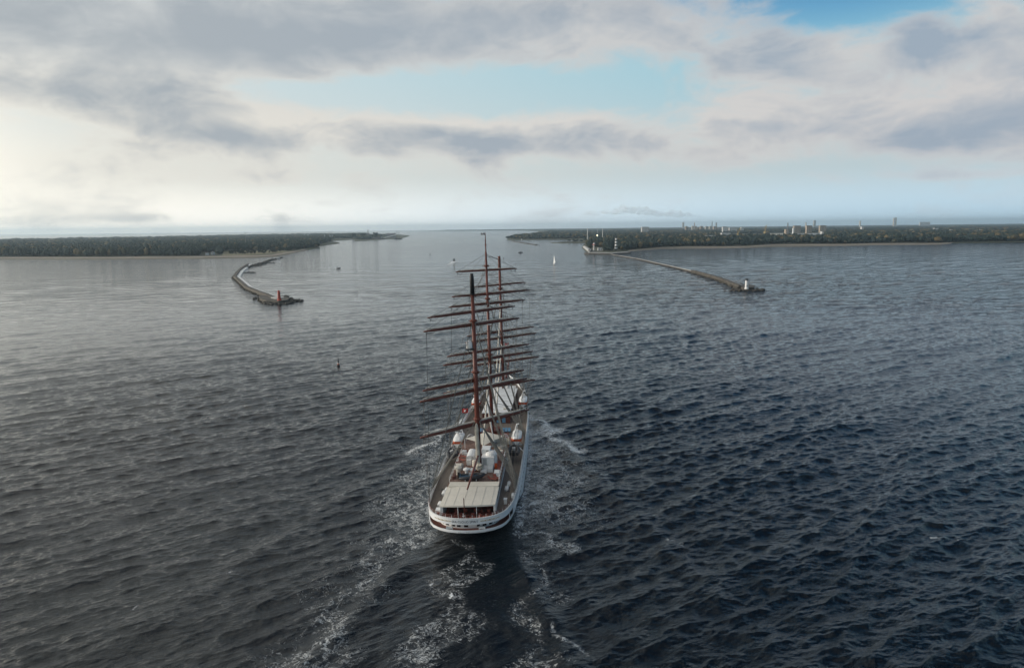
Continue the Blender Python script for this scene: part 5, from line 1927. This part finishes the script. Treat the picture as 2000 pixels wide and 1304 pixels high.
buoy('slim black and red buoy with pale band and pole, floating left of the ship', 661, 714.5, 697.5, ['black_paint', 'light_red', 'canvas', 'black_paint', 'black_paint'], .72)
buoy('tiny dark buoy far out on the channel left of the dark motor boat', 840, 497.0, 491.5, ['black_paint', 'slate'], 1.2)
buoy('tiny dark buoy on the channel seen just beside the top of the foremast', 983.5, 504.5, 500.5, ['black_paint', 'slate'], .9)
buoy('tiny dark buoy marking the near end of the hooked breakwater', 1053.6, 480.2, 476.0, ['black_paint', 'slate'], 1.4)
buoy('small white beacon behind the hooked breakwater by the far wooded shore', 1018.8, 469.2, 464.0, ['white_paint', 'white_paint'], 2.6)
for px, py, lab in ((1147, 500.4, 'low dark rock awash off the lighthouse quay, the one nearer open channel'), (1160, 499.8, 'low dark rock awash off the lighthouse quay, the one nearer the narrow breakwater')):
    x, y, _ = W(px, py)
    q = MB().rock((0, 0, .1), 2.6, px, .45).rock((3, .6, 0), 1.7, py, .45).rock((-3.2, -.4, 0), 1.5, px + 1, .4)
    o = q.build('rock', 'dark_stone')
    o.location = (x, y, 0)
    tag(o, lab, 'rock')


# ------------------------------------------------------------------ buildings, cranes and chimneys
def building(name, label, px0, px1, ytop, D, depth, mat, roof='slate', group=None, pitched=False, win=0, zb=1.1, cat=None):
    x0, _, zt_ = WD(px0, ytop, D)
    x1 = WD(px1, ytop, D)[0]
    root = thing(name, label, cat or name.replace('_', ' '), ((x0 + x1) / 2, D + depth / 2, zb), 0, group)
    w_, h = abs(x1 - x0) / 2, zt_ - zb
    d_ = depth / 2
    hw = h * (.72 if pitched else .96)
    MB().box(-w_, w_, -d_, d_, 0, hw).build('wall', mat, root)
    if pitched:
        m = MB()
        o_ = .04 * w_
        m.loft([[(-w_ - o_, -d_ * 1.05, hw + .003), (-w_ - o_, 0, h), (-w_ - o_, d_ * 1.05, hw + .003)], [(w_ + o_, -d_ * 1.05, hw + .003), (w_ + o_, 0, h), (w_ + o_, d_ * 1.05, hw + .003)]])
        m.face([(-w_, -d_, hw), (-w_, d_, hw), (-w_, 0, h - .05)]); m.face([(w_, -d_, hw), (w_, d_, hw), (w_, 0, h - .05)])
        m.build('roof', roof, root)
    else:
        MB().box(-w_ * 1.02, w_ * 1.02, -d_ * 1.02, d_ * 1.02, hw + .003, h).build('roof', roof, root)
    if win:
        rows_ = max(1, int(h / (3.2 if win == 1 else 6)))
        cols = max(2, int(w_ * 2 / (4.5 if win == 1 else 9)))
        m = MB()
        for i in range(min(rows_, 12)):
            z_ = hw * (i + .35) / min(rows_, 12)
            for k in range(min(cols, 14)):
                c_ = -w_ + 2 * w_ * (k + .5) / min(cols, 14)
                ww_ = w_ / min(cols, 14) * .5
                m.box(c_ - ww_, c_ + ww_, -d_ - .06, -d_ - .003, z_, z_ + hw / min(rows_, 12) * .45)
        o = m.build('window_rows', 'dark_window', root)
        o['kind'] = 'stuff'
    return root


building('house', 'small white walled house at the edge of the west bank wood behind the beach', 401.0, 405.5, 492.8, 1760, 8, 'white_paint', 'slate', pitched=True, win=1)
building('house', 'white gabled house at the edge of the west bank wood, partly behind bushes', 411.5, 416.5, 491.6, 1790, 9, 'white_paint', 'slate', pitched=True, win=1)
building('house', 'white stepped house below the round radar tower on the point', 1168, 1177, 484.0, 1782, 10, 'white_paint', 'sheet_roof', win=1)
building('boathouse', 'white shed by the shore where the ruined breakwater meets the beach', 534, 545, 504.0, 1500, 7, 'white_paint', 'sheet_roof', zb=.6)
building('warehouse', 'long low warehouse with cream roof left of the slim chimney, behind the wood', 1509, 1536.5, 456.9, 3250, 60, 'slate', 'canvas', pitched=True)
building('warehouse', 'longest white warehouse behind the wood, right of the slim chimney', 1549, 1607, 457.0, 3200, 60, 'pale_render', 'sheet_roof', pitched=True)
building('warehouse', 'short pale warehouse in front of the long white one, half hidden by trees', 1511, 1531, 460.6, 2950, 25, 'slate', 'sheet_roof', pitched=True)
building('apartment_block', 'large white block standing alone above the wood behind the striped lighthouse', 1254, 1267.5, 443.2, 5200, 40, 'weathered_white', 'sheet_roof', win=2)
bl = [(1339, 1343.5, 441.8), (1352, 1355.5, 441.2), (1356, 1360.5, 441.6), (1368, 1373.5, 441.6), (1378, 1384, 442.0), (1386, 1391, 441.8), (1394, 1400.5, 441.9), (1411.5, 1420, 442.4), (1345, 1349, 443.2), (1362, 1366, 443.2), (1403, 1408, 443.3)]
for i, (a, b, t) in enumerate(bl):
    building('apartment_block', 'pale apartment block in the distant skyline below the drifting steam', a, b, t, 7200 + 90 * (i % 4), 30, 'pale_render' if i % 3 else 'warm_render', 'sheet_roof', 'apartment blocks in the distant skyline', win=2)
for (a, b, t, d, lab) in ((1551.5, 1564, 440.6, 4600, 'beige tower block just right of the slim chimney'), (1576, 1586, 440.4, 4700, 'beige tower block in the middle of the three beyond the long white warehouse'), (1602, 1614, 440.2, 5000, 'wide beige tower block right of the two narrower ones')):
    building('tower_block', lab, a, b, t, d, 22, 'warm_render', 'slate', win=2)
building('tower_block', 'narrow white stair tower against the first beige tower block', 1549.3, 1551.3, 445.4, 4500, 14, 'white_paint', 'sheet_roof')
for (a, b, t, d, lab) in ((1412, 1423, 443.6, 5300, 'white factory block right of the skyline apartments'), (1425, 1440, 444.8, 5400, 'long thin white shed joined to the row of factory roofs'), (1448, 1453, 443.9, 5400, 'short white shed between the two yellowish cranes'),
                          (1410, 1428, 455.0, 3300, 'low white boatshed roofs left of the leaning yellowish crane'), (1683.5, 1687.5, 442.6, 5200, 'small white hall standing alone above the wood on the right'), (1797, 1817, 433.6, 13500, 'very long faint hall on the horizon right of the twin towers'),
                          (1826, 1833, 445.6, 4600, 'small white house with light roof among the trees right of the twin towers'), (1856, 1861, 448.9, 3900, 'white cottage among dark trees above the wood edge'), (1914, 1920, 448.4, 3900, 'white cottage farthest right among the dark trees'),
                          (1376, 1398, 459.9, 2750, 'low white roofed hall in the wood left of the boatsheds'), (1606, 1609, 452.0, 3600, 'tall narrow white kiosk beyond the right end of the long warehouse')):
    building('hall' if 'hall' in lab else 'house' if ('house' in lab or 'cottage' in lab) else 'shed', lab, a, b, t, d, 24, 'weathered_white', 'sheet_roof')
for (px, yt, D, r, mat, lab) in ((1539, 434.8, 3900, 3.4, 'slate', 'slim dark chimney rising by the warehouses on the right bank'), (1391, 431.6, 9000, 6.0, 'slate', 'distant thin chimney from which the grey smoke drifts'), (1356.6, 434.6, 8200, 5.0, 'brick', 'distant brick red chimney over the skyline apartments'),
                                 (718.6, 448.0, 4700, 3.4, 'slate', 'thin dark chimney on the harbour headland')):
    x, y, z_ = WD(px, yt, D)
    root = thing('chimney', lab, 'chimney', (x, y, 1.1))
    MB().lathe([(r, 0), (r * .7, z_ - 1.1)], 14).build('shaft', mat, root)
    MB().lathe([(r * .78, (z_ - 1.1) * .96), (r * .78, (z_ - 1.1) * .985)], 14).build('collar', 'concrete', root)
    if D < 4500 and px > 1000:
        MB().box(-7, 9, 6, 30, 0, (z_ - 1.1) * .48).build('boiler_house', 'warm_render', root)
for (px, yt, w_, lab) in ((1747, 425.5, 1.5, 'faint pale tower, left one of the twins on the horizon'), (1751, 424.6, 1.5, 'faint pale tower, right one of the twins on the horizon'), (1592, 430.2, 3.6, 'faint blue high rise on the horizon above the wide tower block'), (1575, 434.4, 1.6, 'faint pale high rise on the horizon above the middle tower block'),
                          (1335, 433.8, 3.0, 'faint pale high rise on the horizon left of the skyline apartments'), (1399.7, 435.0, 2.0, 'faint pale high rise on the horizon beside the smoking chimney'), (1681, 431.0, 1.8, 'faint blue spire block on the horizon left of the twin towers')):
    building('high_rise', lab, px - w_ / 2, px + w_ / 2, yt, 12000, 30, 'pale_render', 'slate', win=2)


def crane(label, px, ybase, ytop, D, lean, mat, leg=3.0):
    x, y, zt_ = WD(px, ytop, D)
    root = thing('harbour_crane', label, 'crane', (x, y, 1.2))
    h = zt_ - 1.2
    f = D / 1387.0
    po = MB()
    for sx in (-1, 1):
        for sy in (-1, 1):
            po.tube([(sx * leg * 1.5, sy * leg * 1.5, 0), (sx * leg * .5, sy * leg * .5, h * .36)], leg * .16, 5)
    po.box(-leg * 1.5, leg * 1.5, -leg * 1.5, leg * 1.5, h * .16, h * .20)
    po.build('portal', mat, root)
    MB().box(-leg * .9, leg * .9, -leg, leg, h * .36, h * .50).build('machine_house', mat, root)
    j = MB()
    tip = Vector((lean * f, 0, h))
    for sx in (-1, 1):
        j.tube([(sx * leg * .4, -leg * .3, h * .46), tip + Vector((sx * .3, 0, 0))], leg * .14, 5)
    for k in range(7):
        a = Vector((-leg * .4, -leg * .3, h * .46)).lerp(tip, k / 7)
        b = Vector((leg * .4, -leg * .3, h * .46)).lerp(tip, (k + .6) / 7)
        j.tube([a, b], leg * .07, 4)
    j.tube([tip, tip + Vector((-lean * f * .0, 0, -h * .3))], leg * .05, 4)
    j.build('jib', mat, root)
    MB().tube([(0, leg * .3, h * .5), (-lean * f * .2, leg * .3, h * .78), tip], leg * .12, 5).build('stay_frame', mat, root)
    return root


for px, yb, yt, D, ln, mat, leg, lab in (
    (1441.5, 461, 445.2, 3000, 4.0, 'crane_yellow', 3.2, 'leaning yellowish shipyard crane at the edge of the wood, left of the pair'),
    (1494.5, 458, 439.2, 3300, 2.6, 'crane_yellow', 4.2, 'taller yellowish shipyard crane with grey head, right of the pair'),
    (594, 462, 450.2, 5200, -3.2, 'crane_grey', 3.4, 'faint grey harbour crane over the west wood, farthest from the channel'),
    (601, 462, 450.4, 5200, -2.6, 'crane_grey', 3.4, 'faint grey harbour crane over the west wood, second from the far side'),
    (633.5, 467, 451.0, 4300, -1.0, 'crane_grey', 3.0, 'upright pale harbour crane with white foot behind the west wood'),
    (643.5, 467, 450.4, 4300, -2.0, 'crane_grey', 3.0, 'pale harbour crane with narrow jib beside the one with pointed frame'),
    (648.5, 467, 451.6, 4300, -2.4, 'crane_grey', 3.6, 'pale harbour crane with broad pointed frame nearest the channel'),
):
    crane(lab, px, yb, yt, D, ln, mat, leg)

# coal terminal on the headland
x, y, _ = W(760, 467.4)
cv = thing('conveyor', 'long pale inclined conveyor rising to the loading berth on the harbour headland', 'conveyor')
a_, b_ = WD(746, 465.6, 4650), WD(774.5, 458.2, 4650)
MB().tube([a_, b_], 2.6, 6).build('gallery', 'roof_white', cv)
for k in (.35, .62, .88):
    p = Vector(a_).lerp(Vector(b_), k)
    MB().tube([(p.x - 2, p.y, 1), (p.x, p.y, p.z)], .7, 5).tube([(p.x + 2, p.y, 1), (p.x, p.y, p.z)], .7, 5).build('trestle', 'slate', cv)
cp = MB()
for px, w_, h in ((720, 70, 13), (733, 60, 12), (706, 40, 9)):
    x, y, _ = W(px, 467.6)
    cp.lathe([(w_, 0), (w_ * .55, h * .6), (2, h)], 18, (x, y + 70, 1))
tag(cp.build('coal_heap', 'coal'), 'dark coal heaps on the harbour headland below the round trees', 'coal heap', kind='stuff')
building('shed', 'dark blue long shed behind the pale conveyor on the harbour headland', 754, 771, 455.4, 5000, 40, 'slate', 'slate', pitched=True)
building('shed', 'pale low shed among coal heaps left of the white tank', 697, 722, 462.8, 4700, 30, 'pale_render', 'sheet_roof', pitched=True)
x, y, _ = W(745, 464.6)
tk = thing('storage_tank', 'round white tank at the foot of the pale conveyor', 'tank', (x, y, 1.2))
MB().lathe([(5, 0), (5, 8)], 18).build('shell', 'white_paint', tk)
MB().lathe([(5.2, 8.003), (3, 9.4), (.3, 9.9)], 18).build('roof', 'sheet_roof', tk)
x, y, _ = W(777.5, 467.4)
dr = thing('dredger', 'dark dredging barge with two tall masts and jib off the harbour headland', 'dredger', (x, y, 0))
MB().prism([(-20, -6), (20, -6), (24, 0), (20, 6), (-20, 6)], -1, 4.5).build('barge_hull', 'rubber', dr)
MB().box(-14, -4, -4, 4, 4.5, 11).build('deck_house', 'slate', dr)
for k, px, yt in ((0, 774.5, 448.4), (1, 779, 449.4)):
    tx, _, tz = WD(px, yt, y)
    MB().tube([(tx - x, 0, 4), (tx - x, 0, tz)], .9, 6).build('spud_mast', 'slate', dr)
MB().tube([(2, 0, 5), (19, 0, 30)], .9, 5).tube([(-3, 0, 5), (19, 0, 30)], .5, 5).build('jib', 'slate', dr)

# ------------------------------------------------------------------ steam and smoke over the town
sm_ = MB()
rs2_ = random.Random(3)
sph = ICO2


def puff(px, py, rx, ry, D=12000, n=7):
    for i in range(n):
        a = rs2_.uniform(0, 6.28)
        q = rs2_.random() ** .5 * .75
        x, y, z = WD(px + math.cos(a) * rx * q, py + math.sin(a) * ry * q, D + rs2_.uniform(-60, 60))
        r = D / 1387 * ry * rs2_.uniform(.38, .62)
        st = min(2.2, max(1.0, rx / ry * .6))
        v = crown_shapes(1, sph, rs2_.randrange(9999))[0] * np.array([r * st, r * 1.2, r])
        b = len(sm_.v)
        sm_.v += [tuple(p) for p in (v + np.array([x, y, z]))]
        sm_.f += [tuple(int(k) + b for k in f) for f in sph[1]]


for px, py, rx, ry, n in ((1150, 417, 18, 4, 12), (1172, 416, 16, 4.4, 14), (1190, 414.5, 14, 5.5, 14), (1208, 414, 13, 7.5, 18), (1218, 409.5, 12, 7.5, 20), (1231, 411, 13, 8, 20), (1246, 411.5, 11, 8, 18), (1258, 410, 9, 7.5, 16), (1266, 415, 16, 6.5, 18), (1285, 417.5, 16, 6, 18),
                          (1302, 418, 10, 6, 14), (1313, 417, 9, 7, 16), (1328, 419, 12, 6.5, 16), (1342, 419, 10, 5.5, 12)):
    puff(px, py, rx, ry, n=n)


def volume(name, color, density, aniso):
    m = bpy.data.materials.new(name)
    m.use_nodes = True
    t = m.node_tree
    t.nodes.remove(t.nodes["Principled BSDF"])
    v = t.nodes.new('ShaderNodeVolumePrincipled')
    v.inputs['Color'].default_value = color
    v.inputs['Density'].default_value = density
    v.inputs['Anisotropy'].default_value = aniso
    t.links.new(v.outputs[0], t.nodes["Material Output"].inputs['Volume'])
    return m


M['steam'] = volume('steam', (1, 1, 1, 1), .0045, .0)
M['smoke'] = volume('smoke', (.62, .66, .72, 1), .006, .1)
tag(sm_.build('steam', 'steam', smooth=True), 'cream white steam drifting above the distant skyline', 'steam', kind='stuff')
sm_ = MB()
for px, py, rx, ry, n in ((1352, 421, 8, 3.6, 5), (1364, 423.4, 8, 3.0, 5), (1375, 426.5, 7, 2.4, 5), (1384, 429.4, 5, 1.7, 5), (1390, 431.6, 2.5, 1.2, 4)):
    puff(px, py, rx, ry, 9000, n)
tag(sm_.build('smoke', 'smoke', smooth=True), 'thin grey blue smoke trailing from the distant chimney', 'smoke', kind='stuff')

M['haze'] = volume('haze', (.70, .88, 1.0, 1), 4.8e-5, .45)
hz = MB().box(-32000, 32000, -3000, 31000, -3.6, 206)
tag(hz.build('haze', 'haze'), 'pale autumn haze lying over the water and the land', 'haze', kind='stuff')
